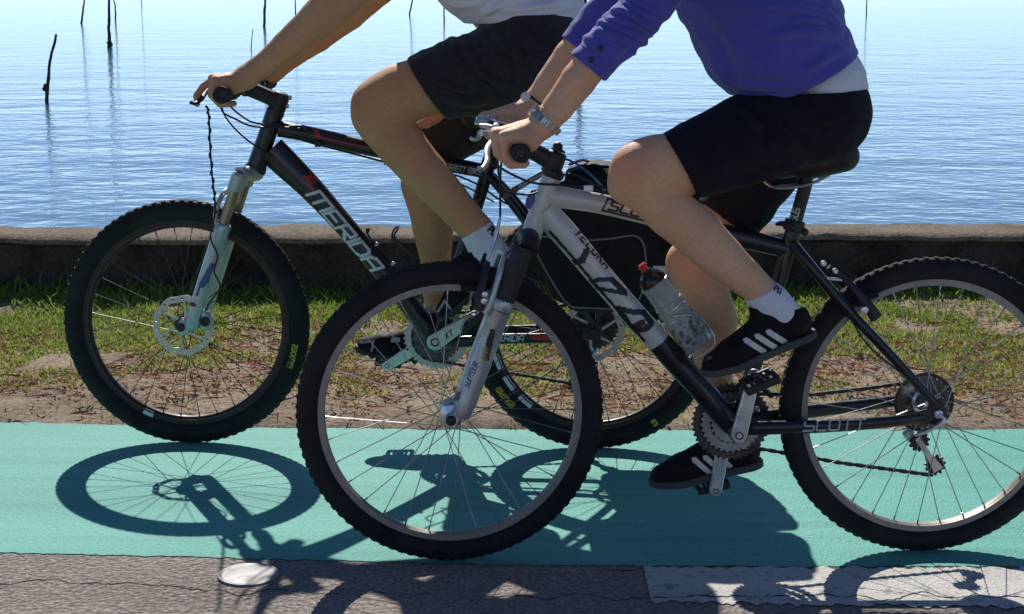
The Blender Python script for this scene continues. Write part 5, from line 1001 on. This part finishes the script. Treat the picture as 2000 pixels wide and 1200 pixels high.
def body(name_base, pl, legs, hips, torso, arms, hands, headpts, mtl, parent, spots):
    allp = [p for l in legs+arms for p in l]+torso; lo = np.min([p-r for p, r in allp], 0)-.10; hi = np.max([p+r for p, r in allp], 0)+.10
    hi[2] = max(hi[2], headpts[1][2]+.14); lo[0] = min(lo[0], headpts[1][0]-.16, min(h[0][0] for h in hands)-.09)
    s = SDF(lo, hi, .0042); n = pl.n
    for l in legs: s.chain(l, .016)
    for p, r in hips: s.cone(p, p+n*.001, r, r, .03)
    s.chain(torso, .04, n, 1.28)
    for a in arms: s.chain(a, .02)
    for (c, nn, w, mcp, pip), a in zip(hands, arms): s.cut(w, unit(w-a[1][0]), .09)
    q = head(s, headpts[0], headpts[1], -pl.a+A3(0, 0, -.18), n)
    V, F = s.mesh(3); V = displaced(V, F, fbm(V, 16, 3, 2)*.0016)
    for (c, nn, w, mcp, pip), a in zip(hands, arms):
        e = a[1][0]+(a[1][0]-w)*.15; pts = np.array([c, w, e]); hs = SDF(pts.min(0)-.085, pts.max(0)+.085, .0023); r0, r1 = a[0][1], a[1][1]; rm = r0+(r1-r0)*.75
        hs.cone(w, w+(a[1][0]-w)*.75, r0*1.0, rm*.97, .01); hand(hs, c, nn, -pl.a, A3(0, 0, 1), w, mcp, pip, 2 if (pl is PM and nn[1] < 0) else 1); hs.cut(w+(a[1][0]-w)*.6, unit(a[1][0]-w), .1)
        hV, hF = hs.mesh(2); F = np.vstack([F, hF+len(V)]); V = np.vstack([V, hV])
    o = obj(name_base, (V, F), mtl, parent, smooth=80, fix=False); flush(o, V, spots)
    h = SDF(headpts[1]-.16, headpts[1]+.16, .006); h.cone(q(-.03, .045, 0), q(.012, .05, 0), .092, .083, .03, n, .95); h.cone(q(-.055, .02, 0), q(-.06, -.05, 0), .07, .045, .03, n, 1.1); h.cut(q(.062, .05, 0), unit(q(.062, .05, 0)-q(-.02, .09, 0)))
    V, F = h.mesh(3); V = displaced(V, F, fbm(V*A3(1, 1, .5), 60, 5, 3)*.006); obj('hair', (V, F), MT['hair_brown'], parent, smooth=80, fix=False)
    for sg in (-1, 1): k = MB(); k.ball(q(.076, .008, .032*sg), .0125, 12); obj('eye', k, MT['eye_white'], parent)
    return o
def cloth(name, pl, chains, cuts, mtl, parent, seed, vox=.0044, k=.03, sq=None, shell=.009, folds=(.004, .0025), dirn=(1, 1, 1), smooth=3, extra=None, creases=()):
    allp = [p for c in chains for p in c]; lo = np.min([p-r*1.35 for p, r in allp], 0)-.03; hi = np.max([p+r*1.35 for p, r in allp], 0)+.03; s = SDF(lo, hi, vox)
    for i, c in enumerate(chains): s.chain(c, k, pl.n, (sq[i] if sq else 1.0))
    if extra: extra(s)
    s.shell(shell)
    for c in cuts: s.cut(*c)
    V, F = s.mesh(smooth); D = np.asarray(dirn, float); quiet = np.ones(len(V))
    for c in cuts: dd = np.abs((V-c[0])@c[1]); near = np.linalg.norm(V-c[0], axis=1) < (c[2]*1.3 if len(c) > 2 else 9); quiet = np.where(near, np.minimum(quiet, np.clip(dd/.045, 0, 1)**1.3), quiet)
    amp = folds[0]*fbm(V*D, 9, seed, 2)+folds[1]*(1-2*np.abs(fbm(V*D+3, 17, seed+4, 2)))+.0006*fbm(V, 70, seed+8, 2)
    amp = amp*quiet; side = ((V-pl.p)@pl.n)
    for pts, off, wd, am in creases:
        P = smooth_path([pl(x, y, off) for x, y in pts], 6); P2 = np.stack([P@pl.a, P[:, 2]], 1); V2 = np.stack([V@pl.a, V[:, 2]], 1); best = np.full(len(V), 9.); tb_ = np.zeros(len(V)); m_ = len(P2)-1
        for i in range(m_):
            d = P2[i+1]-P2[i]; t_ = np.clip(((V2-P2[i])@d)/max(d@d, 1e-9), 0, 1); dd = np.linalg.norm(V2-P2[i]-t_[:, None]*d, axis=1); u_ = dd < best; best = np.where(u_, dd, best); tb_ = np.where(u_, (i+t_)/m_, tb_)
        x_ = best/wd; amp = amp+np.where(side > off*.25, 1.2*am*(np.exp(-x_*x_)-.55*np.exp(-((x_-2.0)/.9)**2))*np.sqrt(np.clip(np.sin(math.pi*np.clip(tb_, .02, .98)), 0, 1)), 0)*np.clip(quiet*2, .2, 1)
    V = displaced(V, F, amp); V = relax(V, F, 2); return obj(name, (V, F), mtl, parent, smooth=80, fix=False), V, F
def plane_px(pl, a, b2, off, keep, lat_tilt=0):
    """cut plane through pixels a, b that also holds the lateral direction; keep = pixel on the kept side"""
    A, B, K = pl(*a, off), pl(*b2, off), pl(*keep, off); nn = unit(np.cross(B-A, pl.n+unit(B-A)*lat_tilt)); nn = nn if np.dot(K-A, nn) < 0 else -nn; return A, nn
def shoe(parent, pl, heel, toe, off, L0, style, toe_out=0.0, roll=0):
    H, T = pl(*heel, off), pl(*toe, off+toe_out); L = np.linalg.norm(T-H); u = (T-H)/L; v = unit(pl.n-u*np.dot(pl.n, u)); wv = np.cross(u, v); wv = wv if wv[2] > 0 else -wv
    k = L/.28; s = SDF(A3(-.03, -.07, -.01)*k, A3(.31, .07, .15)*k, .0032); ly = A3(0, 1, 0)
    C = lambda a, b2, ra, rb, kk=.02, sq=1.0: s.cone(A3(*a)*k, A3(*b2)*k, ra*k, rb*k, kk, ly, sq)
    C((.038, 0, .040), (.115, 0, .046), .035, .036); C((.115, 0, .046), (.19, 0, .034), .038, .037, sq=1.05); C((.19, 0, .032), (.245, 0, .026), .038, .030, sq=1.16); C((.042, 0, .060), (.062, 0, .102), .034, .036); C((.09, 0, .070), (.15, 0, .055), .032, .027); C((.030, 0, .045), (.031, 0, .078), .030, .027, .012); C((.098, 0, .078), (.104, 0, .112), .030, .024, .015)
    s.cut(A3(.05, 0, .0925)*k, unit(A3(-.42, 0, 1))); s.cut(A3(0, 0, .016*k), A3(0, 0, -1)); s.cone(A3(.052, 0, .08)*k, A3(.078, 0, .14)*k, .026*k, .030*k, .01, inv=True)
    V, F = s.mesh(2); amp = fbm(V, 28, 3, 2)*.0016; V = displaced(V, F, amp); W = H+np.outer(V[:, 0], u)+np.outer(V[:, 1], v)+np.outer(V[:, 2], wv); flip = np.linalg.det(np.stack([u, v, wv])) < 0; F = F[:, ::-1] if flip else F
    sh = obj('shoe', (W, F), MT['shoe_black'], parent, smooth=80, fix=False); bv = BVHTree.FromPolygons([tuple(p) for p in W], F.tolist())
    s2 = SDF(A3(-.02, -.07, -.012)*k, A3(.30, .07, .04)*k, .0032)
    for a, b2, ra, rb in (((.036, 0, 0), (.12, 0, 0), .0385, .037), ((.12, 0, 0), (.195, 0, 0), .037, .0465), ((.195, 0, 0), (.244, 0, 0), .0465, .0365)): s2.cone(A3(*a)*k, A3(*b2)*k, ra*k, rb*k, .01)
    X, Y, Z = s2.coords(); lo = -.004 if style == 'stripes' else -.008; D2 = s2.d[:, :, int(np.argmin(np.abs(Z)))][:, :, None]; bend = (0*X)[:, None, None]; s2.d = np.maximum(D2, np.abs(Z[None, None, :]-.009*k)-(.009*k)+0*D2).astype(np.float32)
    V, F = s2.mesh(2); V[:, 2] += np.clip((V[:, 0]/k-.2)/.08, 0, 1)**2*.012*k
    if style != 'stripes': V[:, 2] += np.where(V[:, 2] < .004*k, .003*np.sign(np.sin(V[:, 0]*260)), 0)
    W2 = H+np.outer(V[:, 0], u)+np.outer(V[:, 1], v)+np.outer(V[:, 2], wv); F = F[:, ::-1] if flip else F; obj('sole', (W2, F), MT['sole_grey' if style == 'stripes' else 'sole_black'], sh, smooth=50, fix=False)
    loc = lambda a, b2, lat=.09: H+u*a*k+wv*b2*k+v*lat
    sd = v if np.dot(v, pl.n) > 0 else -v
    f2 = lambda x, y: H+u*x*k+wv*y*k+sd*.08
    if style == 'stripes':
        for x in (.078, .105, .132): decal('stripe', [[(x, .020), (x+.030, .062)]], .0105, f2, -sd, bv, MT['stripe_white'], sh, cell=.0016)
    else:
        for x in (.12, .155, .185):
            decal('strap', [[(x+.006, .03), (x-.012, .1)]], .013, f2, -sd, bv, MT['shoe_black'], sh, cell=.003, lift=.003)
        decal('toe_trim', [[(.225, .02), (.222, .05)], [(.222, .05), (.262, .04)]], .006, f2, -sd, bv, MT['shoe_grey'], sh, cell=.002, lift=.001)
        decal('strap_buckle', [[(.150, .066), (.165, .062)]], .012, f2, -sd, bv, MT['shoe_grey'], sh, cell=.003, lift=.004)
    lc = MB()
    for i in range(5):
        t_ = i/4; p = H+u*(.095+.075*t_)*k+wv*(.098-.022*t_)*k; lc.tube([p+sd*.017*k-wv*.005, p+wv*.004, p-sd*.017*k-wv*.005], .0019, 6, sub=3)
    if style == 'stripes': o = obj('laces', lc, MT['sole_black'], sh); o['kind'] = 'stuff'
    return sh, bv
def sock(parent, chain, top, mtl, nm='sock'):
    lo = np.min([p-r for p, r in chain], 0)-.02; hi = np.max([p+r for p, r in chain], 0)+.02; s = SDF(lo, hi, .0034); s.chain(chain, .02); s.cut(*top); V, F = s.mesh(2); V = displaced(V, F, fbm(V, 40, 3, 2)*.0012); return obj(nm, (V, F), mtl, parent, smooth=70, fix=False), V, F
def ring(c, ax, r, mod, nm, mtl, parent, thick=.004, wide=.008, n=56):
    ax = unit(ax); u = unit(np.cross(ax, [0, 0, 1.])); v = np.cross(ax, u); th = np.arange(n)*2*math.pi/n; V = []; F = []
    for i, t_ in enumerate(th):
        d = u*math.cos(t_)+v*math.sin(t_); ro = r+thick*(1+mod*math.sin(t_*14)); ww = wide*(1+mod*.25*math.sin(t_*14)); V += [c+d*r-ax*ww, c+d*ro-ax*ww*.9, c+d*ro+ax*ww*.9, c+d*r+ax*ww]
    for i in range(n):
        j = (i+1) % n; F += [(i*4+k, i*4+(k+1) % 4, j*4+(k+1) % 4, j*4+k) for k in range(4)]
    return obj(nm, (np.array(V), F), mtl, parent, smooth=40)
# ---------------- cyclist in purple on the silver bicycle
riderS = thing('person', S(1600, 300, 0), 'cyclist in purple top and black shorts riding the silver bike, wristwatch on', 'person', 'cyclists riding side by side')
wN = S(1064, 240, .232); wF = S(1043, 203, -.238)
legN = LP(S, [(1545, 622, .125, 26), (1520, 606, .125, 27), (1488, 571, .124, 31), (1452, 538, .123, 37), (1412, 504, .122, 42.5), (1364, 458, .120, 49), (1312, 416, .119, 48.5), (1270, 377, .119, 47), (1247, 344, .118, 54), (1296, 325, .115, 60), (1380, 308, .108, 68), (1480, 272, .095, 72), (1580, 240, .085, 72)])
legF = LP(S, [(1440, 885, -.125, 24), (1420, 868, -.125, 24), (1405, 835, -.125, 26), (1400, 760, -.124, 30), (1393, 690, -.122, 40), (1390, 630, -.12, 50), (1374, 575, -.118, 50), (1360, 528, -.115, 50), (1384, 480, -.112, 52), (1452, 380, -.10, 54), (1560, 250, -.085, 62)])
armN = LP(S, [(1064, 240, .232, 27), (1090, 210, .232, 30), (1130, 157, .234, 35), (1182, 96, .238, 36), (1228, 50, .24, 37), (1300, -35, .225, 42), (1390, -165, .185, 54)])
armF = LP(S, [(1043, 203, -.238, 24), (1072, 165, -.238, 27), (1112, 110, -.24, 31), (1180, 33, -.243, 33), (1260, -60, -.23, 42), (1375, -165, -.185, 50)])
tor = LP(S, [(1590, 225, 0, 88), (1570, 160, 0, 90), (1520, 60, 0, 100), (1460, -60, 0, 108), (1415, -140, 0, 90), (1395, -185, 0, 60)])
bc = bar(.238); bcF = bar(-.238)
body('body', S, [legN, legF], [(S(1610, 236, .068), .084), (S(1610, 236, -.068), .084), (S(1234, 325, .118), .035), (S(1264, 322, .117), .0475), (S(1218, 368, .118), .028), (S(1498, 590, .095), .017), (S(1336, 508, -.112), .038)], tor, [armN, armF], [(bc, nS, wN, (.045, .031), (.039, -.007)), (bcF, -nS, wF, (.048, .029), (.040, -.008))], (S(1390, -205, 0), S(1345, -330, 0)), MT['skin_fair'], riderS,
     [(S(1205, 330, .18), .06, .75), (S(1322, 512, -.07), .05, .8), (bc-S.a*-.045+up*.03, .03, .5), (S(1230, 300, .15), .05, .4)])
shN = LP(S, [(1270, 347, .118, 66), (1323, 327, .115, 71), (1380, 303, .108, 78), (1460, 272, .098, 88), (1540, 240, .088, 90), (1596, 220, .082, 96)]); shF = LP(S, [(1375, 490, -.113, 62), (1408, 443, -.108, 65), (1450, 385, -.10, 68), (1508, 303, -.09, 74), (1592, 228, -.082, 90)])
cloth('shorts', S, [shN, shF, LP(S, [(1598, 220, .08, 95), (1598, 220, -.08, 95)]), LP(S, [(1590, 200, .03, 90), (1578, 165, .03, 88)])], [(*plane_px(S, (1291, 258), (1362, 392), .115, (1500, 260)), .16), (*plane_px(S, (1352, 383), (1452, 455), -.11, (1560, 280)), .19), (*plane_px(S, (1440, 180), (1700, 165), 0, (1580, 260)),)], MT['shorts_black'], riderS, 3, folds=(.0025, .002), dirn=(1.4, 1, .7), sq=[1, 1, 1, 1.3], creases=[([(1445, 205), (1470, 240), (1500, 280)], .12, .008, .005), ([(1490, 200), (1510, 240), (1540, 270)], .12, .008, .005), ([(1560, 200), (1580, 225), (1610, 240)], .12, .008, .005), ([(1400, 365), (1480, 345), (1560, 320)], .12, .009, .005)])
cloth('undershirt', S, [LP(S, [(1603, 205, 0, 92), (1590, 160, 0, 92), (1575, 130, 0, 84)])], [plane_px(S, (1440, 194), (1700, 168), 0, (1590, 100)), plane_px(S, (1500, 165), (1690, 88), 0, (1590, 170))], MT['tshirt_white'], riderS, 9, sq=[1.72], folds=(.002, .003), dirn=(.6, 1, 2.2))
jack, JV, JF = cloth('jacket', S, [LP(S, [(1572, 190, 0, 116), (1556, 150, 0, 122), (1508, 70, 0, 138), (1455, -30, 0, 138), (1412, -120, 0, 116), (1396, -175, 0, 80)]),
    LP(S, [(1125, 152, .234, 42), (1148, 132, .236, 43), (1185, 90, .238, 47), (1228, 50, .24, 51), (1275, -5, .232, 54), (1340, -90, .21, 64), (1395, -160, .165, 82)]), LP(S, [(1112, 118, -.24, 38), (1130, 94, -.24, 39), (1180, 35, -.243, 43), (1230, -22, -.235, 48), (1300, -85, -.21, 58), (1385, -160, -.16, 78)])],
    [(*plane_px(S, (1684, 110), (1560, 176), .13, (1500, 50)), .36), (*plane_px(S, (1437, 195), (1560, 186), .13, (1500, 50)), .36), (*plane_px(S, (1112, 104), (1184, 163), .236, (1200, 80)), .11), (*plane_px(S, (1097, 72), (1165, 128), -.24, (1180, 30)), .10)], MT['jacket_blue'], riderS, 14, sq=[1.45, 1, 1], folds=(.0050, .0038), dirn=(.42, .8, 1.35), k=.04, creases=[([(1450, 12), (1540, 18), (1600, 28), (1645, 52)], .15, .010, .009), ([(1480, 72), (1560, 60), (1640, 68)], .15, .009, .008), ([(1375, 55), (1400, 100), (1425, 150), (1436, 180)], .15, .009, .008), ([(1330, 30), (1370, 90), (1410, 150)], .15, .007, .005), ([(1540, 150), (1600, 112), (1655, 92)], .15, .010, .006), ([(1440, 165), (1500, 172), (1550, 160)], .15, .007, .006), ([(1165, 58), (1205, 72), (1250, 92)], .24, .007, .008), ([(1178, 32), (1225, 45), (1268, 70)], .24, .007, .008), ([(1200, 100), (1222, 92), (1245, 82)], .24, .006, .006), ([(1215, 5), (1250, 30), (1290, 40)], .23, .008, .008), ([(1300, 20), (1330, -20), (1380, -60)], .2, .010, .008)])
bv = BVHTree.FromPolygons([tuple(p) for p in JV], JF.tolist())
for px, py in ((1179, 97), (1161, 120)):
    h = bv.ray_cast(Vector(S(px, py, .34)), Vector(-nS), .3)
    if h[0] is not None: k = MB(); k.lathe(np.array(h[0])-np.array(h[1])*.001, np.array(h[1]), [(0, .0058), (.0025, .0058), (.0035, .0045), (.0028, .001)], 14); obj('button', k, MT['button_dark'], jack)
shS, bvN = shoe(riderS, S, (1594, 655), (1376, 744), .125, 0, 'stripes', .01); shoe(riderS, S, (1490, 908), (1270, 957), -.125, 0, 'stripes', -.01)
so1, SV, SF = sock(riderS, LP(S, [(1470, 552, .124, 32), (1486, 569, .124, 34), (1506, 592, .125, 37), (1524, 610, .125, 36), (1540, 618, .125, 30)]), plane_px(S, (1452, 589), (1516, 551), .124, (1520, 610)), MT['sock_white'])
st, _ = text_strokes('PU', .3); decal('lettering', st, .26, line_map(S, (1511, 566), (1530, 578), 9, .15), -nS, BVHTree.FromPolygons([tuple(p) for p in SV], SF.tolist()), MT['black_film'], so1, cell=.1, label='small dark lettering at the sock cuff')
sock(riderS, LP(S, [(1403, 805, -.125, 27), (1405, 835, -.125, 29), (1420, 868, -.125, 31), (1440, 890, -.125, 30)]), plane_px(S, (1380, 818), (1430, 816), -.125, (1410, 850)), MT['shoe_black'])
wx = unit(S(1110, 185, .233)-S(1064, 240, .232)); wc = S(1066, 238, .232); wt = ring(wc, wx, .0300, .22, 'wristwatch', MT['watch_steel'], riderS, .0042, .0075, 112)
k = MB(); fd = unit(S(1048, 220, .232)-S(1066, 238, .232)); k.lathe(wc+fd*.031, fd, [(-.002, .014), (.004, .0145), (.0065, .0135), (.007, .0115), (.0065, .001)], 24); obj('watch_case', k, MT['watch_steel'], wt)
ring(S(1047, 197, -.238), unit(S(1115, 105, -.24)-S(1043, 203, -.238)), .0285, 0, 'bracelet', MT['cable_black'], riderS, .003, .003)
k = MB(); k.lathe(S(1026, 189, -.21), nS, [(-.004, .009), (.004, .011), (.006, .006)], 14); obj('bracelet_bead', k, MT['pearl'], riderS)
# ---------------- cyclist in grey shorts on the black bicycle
riderM = thing('person', M(1040, 230, 0), 'cyclist in dark grey shorts and white shirt riding the black bike behind', 'person', 'cyclists riding side by side')
wN = M(480, 152, .240); wF = M(540, 134, -.245)
legN = LP(M, [(968, 505, .125, 26), (950, 485, .125, 27), (930, 447, .124, 32), (878, 391, .122, 37), (828, 336, .120, 44), (785, 285, .118, 48), (757, 250, .117, 50), (743, 212, .116, 56), (798, 179, .113, 58), (880, 150, .102, 63), (960, 132, .092, 70), (1045, 122, .085, 74)])
legF = LP(M, [(870, 640, -.125, 24), (858, 612, -.125, 24), (853, 585, -.125, 25), (851, 515, -.124, 30), (846, 440, -.122, 40), (834, 360, -.12, 50), (836, 320, -.118, 49), (840, 284, -.115, 52), (885, 245, -.11, 60), (960, 190, -.098, 70), (1045, 130, -.085, 78)])
armN = LP(M, [(480, 152, .240, 24), (520, 122, .242, 23), (560, 88, .246, 28), (622, 38, .252, 37), (665, -5, .255, 43), (700, -38, .255, 42), (770, -85, .23, 46), (850, -140, .19, 56)])
armF = LP(M, [(540, 134, -.245, 21), (572, 108, -.247, 23), (620, 72, -.25, 29), (680, 22, -.255, 36), (735, -28, -.255, 40), (790, -80, -.235, 44), (860, -135, -.19, 54)])
tor = LP(M, [(1052, 115, 0, 80), (1030, 40, 0, 84), (970, -40, 0, 92), (905, -110, 0, 88), (865, -150, 0, 66)])
bc = barM(.240); bcF = barM(-.243)
body('body', M, [legN, legF], [(M(1062, 130, .08), .098), (M(1062, 130, -.08), .098), (M(734, 196, .116), .046), (M(768, 188, .115), .066), (M(722, 238, .116), .036), (M(946, 470, .093), .018), (M(812, 262, -.115), .036)], tor, [armN, armF], [(bc, nM, wN, (.034, .036), (.041, -.004)), (bcF, -nM, wF, (.036, .034), (.040, -.006))], (M(850, -175, 0), M(790, -275, 0)), MT['skin_tan'], riderM,
     [(M(700, 205, .16), .06, .5), (M(820, 265, -.07), .05, .5), (bc-M.a*.04+up*.03, .03, .4)])
shN = LP(M, [(790, 192, .113, 66), (838, 172, .110, 70), (900, 150, .103, 78), (980, 138, .093, 92), (1055, 128, .085, 98)]); shF = LP(M, [(850, 270, -.112, 64), (888, 240, -.11, 69), (960, 190, -.10, 80), (1055, 132, -.085, 95)])
cloth('shorts', M, [shN, shF, LP(M, [(1055, 130, .085, 97), (1055, 130, -.085, 97)]), LP(M, [(1042, 95, .02, 92), (1036, 50, .02, 96)])], [(*plane_px(M, (795, 114), (880, 240), .11, (950, 150)), .19), (*plane_px(M, (848, 180), (931, 298), -.11, (980, 180)), .12), (*plane_px(M, (900, 32), (1160, 24), 0, (1040, 120)),)], MT['shorts_grey'], riderM, 6, folds=(.0042, .0040), dirn=(.9, .8, 1.3), sq=[1.05, 1.05, 1, 1.3], creases=[([(905, 72), (925, 110), (960, 150), (1010, 170)], .12, .008, .006), ([(865, 190), (920, 196), (990, 188)], .12, .009, .006), ([(960, 55), (990, 90), (1040, 120)], .12, .008, .006), ([(830, 130), (870, 160), (930, 178)], .12, .007, .005), ([(1000, 60), (1015, 100), (1020, 140)], .12, .007, .005)])
cloth('tshirt', M, [LP(M, [(1048, 90, 0, 100), (1032, 20, 0, 108), (962, -58, 0, 112), (900, -115, 0, 106), (862, -155, 0, 84)]), LP(M, [(745, -70, .24, 56), (790, -100, .228, 64), (850, -142, .185, 78), (868, -145, .10, 80)]), LP(M, [(770, -62, -.24, 54), (810, -95, -.23, 62), (862, -138, -.185, 74), (872, -142, -.10, 78)])],
    [(*plane_px(M, (915, 46), (1160, 43), 0, (1020, -40)), .30), (*plane_px(M, (750, -30), (800, -130), .23, (850, -140)), .12), (*plane_px(M, (770, -30), (820, -125), -.23, (862, -135)), .12)], MT['tshirt_white'], riderM, 22, sq=[1.25, 1, 1], folds=(.005, .005), dirn=(.6, .9, 1.5), k=.04, creases=[([(945, 30), (975, 10), (1010, -5)], .12, .008, .008), ([(960, 20), (1030, 15), (1100, 5)], .12, .009, .007), ([(1040, 35), (1090, 30), (1135, 22)], .12, .008, .006)])
shoe(riderM, M, (1000, 508), (866, 634), .125, 0, 'velcro', .005); shoe(riderM, M, (874, 712), (692, 690), -.125, 0, 'velcro', .0)
so2, SV, SF = sock(riderM, LP(M, [(912, 425, .123, 33), (930, 447, .124, 34), (948, 480, .125, 35), (968, 506, .125, 34)]), plane_px(M, (899, 467), (958, 431), .124, (960, 500)), MT['sock_white'])
st, _ = text_strokes('PU', .3); decal('lettering', st, .26, line_map(M, (953, 450), (966, 462), 10, .15), -nM, BVHTree.FromPolygons([tuple(p) for p in SV], SF.tolist()), MT['black_film'], so2, cell=.1, label='small dark lettering at the sock cuff')
ring(M(568, 111, -.247), unit(M(620, 72, -.25)-M(540, 134, -.245)), .031, 0, 'bracelet', MT['bead'], riderM, .002, .002)
k = MB(); k.ball(M(574, 125, -.235), .006, 10); obj('bracelet_bead', k, MT['bead'], riderM)
# seams stitched on the clothes
def surf_tube(V, F, pl, pts, off, r, nm, mtl, parent):
    bv = BVHTree.FromPolygons([tuple(p) for p in V], F.tolist()); Q = []
    for p in smooth_path([pl(x, y, off) for x, y in pts], 8):
        h = bv.ray_cast(Vector(p+pl.n*.3), Vector(-pl.n), .7)
        if h[0] is not None: Q.append(np.array(h[0])+pl.n*r*.3)
    if len(Q) > 3: k = MB(); k.tube(Q, r, 6); obj(nm, k, mtl, parent, smooth=70)
surf_tube(JV, JF, S, [(1131, 84), (1160, 106), (1205, 142)], .24, .0013, 'seam', MT['jacket_blue'], jack)
surf_tube(JV, JF, S, [(1312, 26), (1336, -2), (1352, -40), (1370, -90)], .2, .0013, 'seam', MT['jacket_blue'], jack)
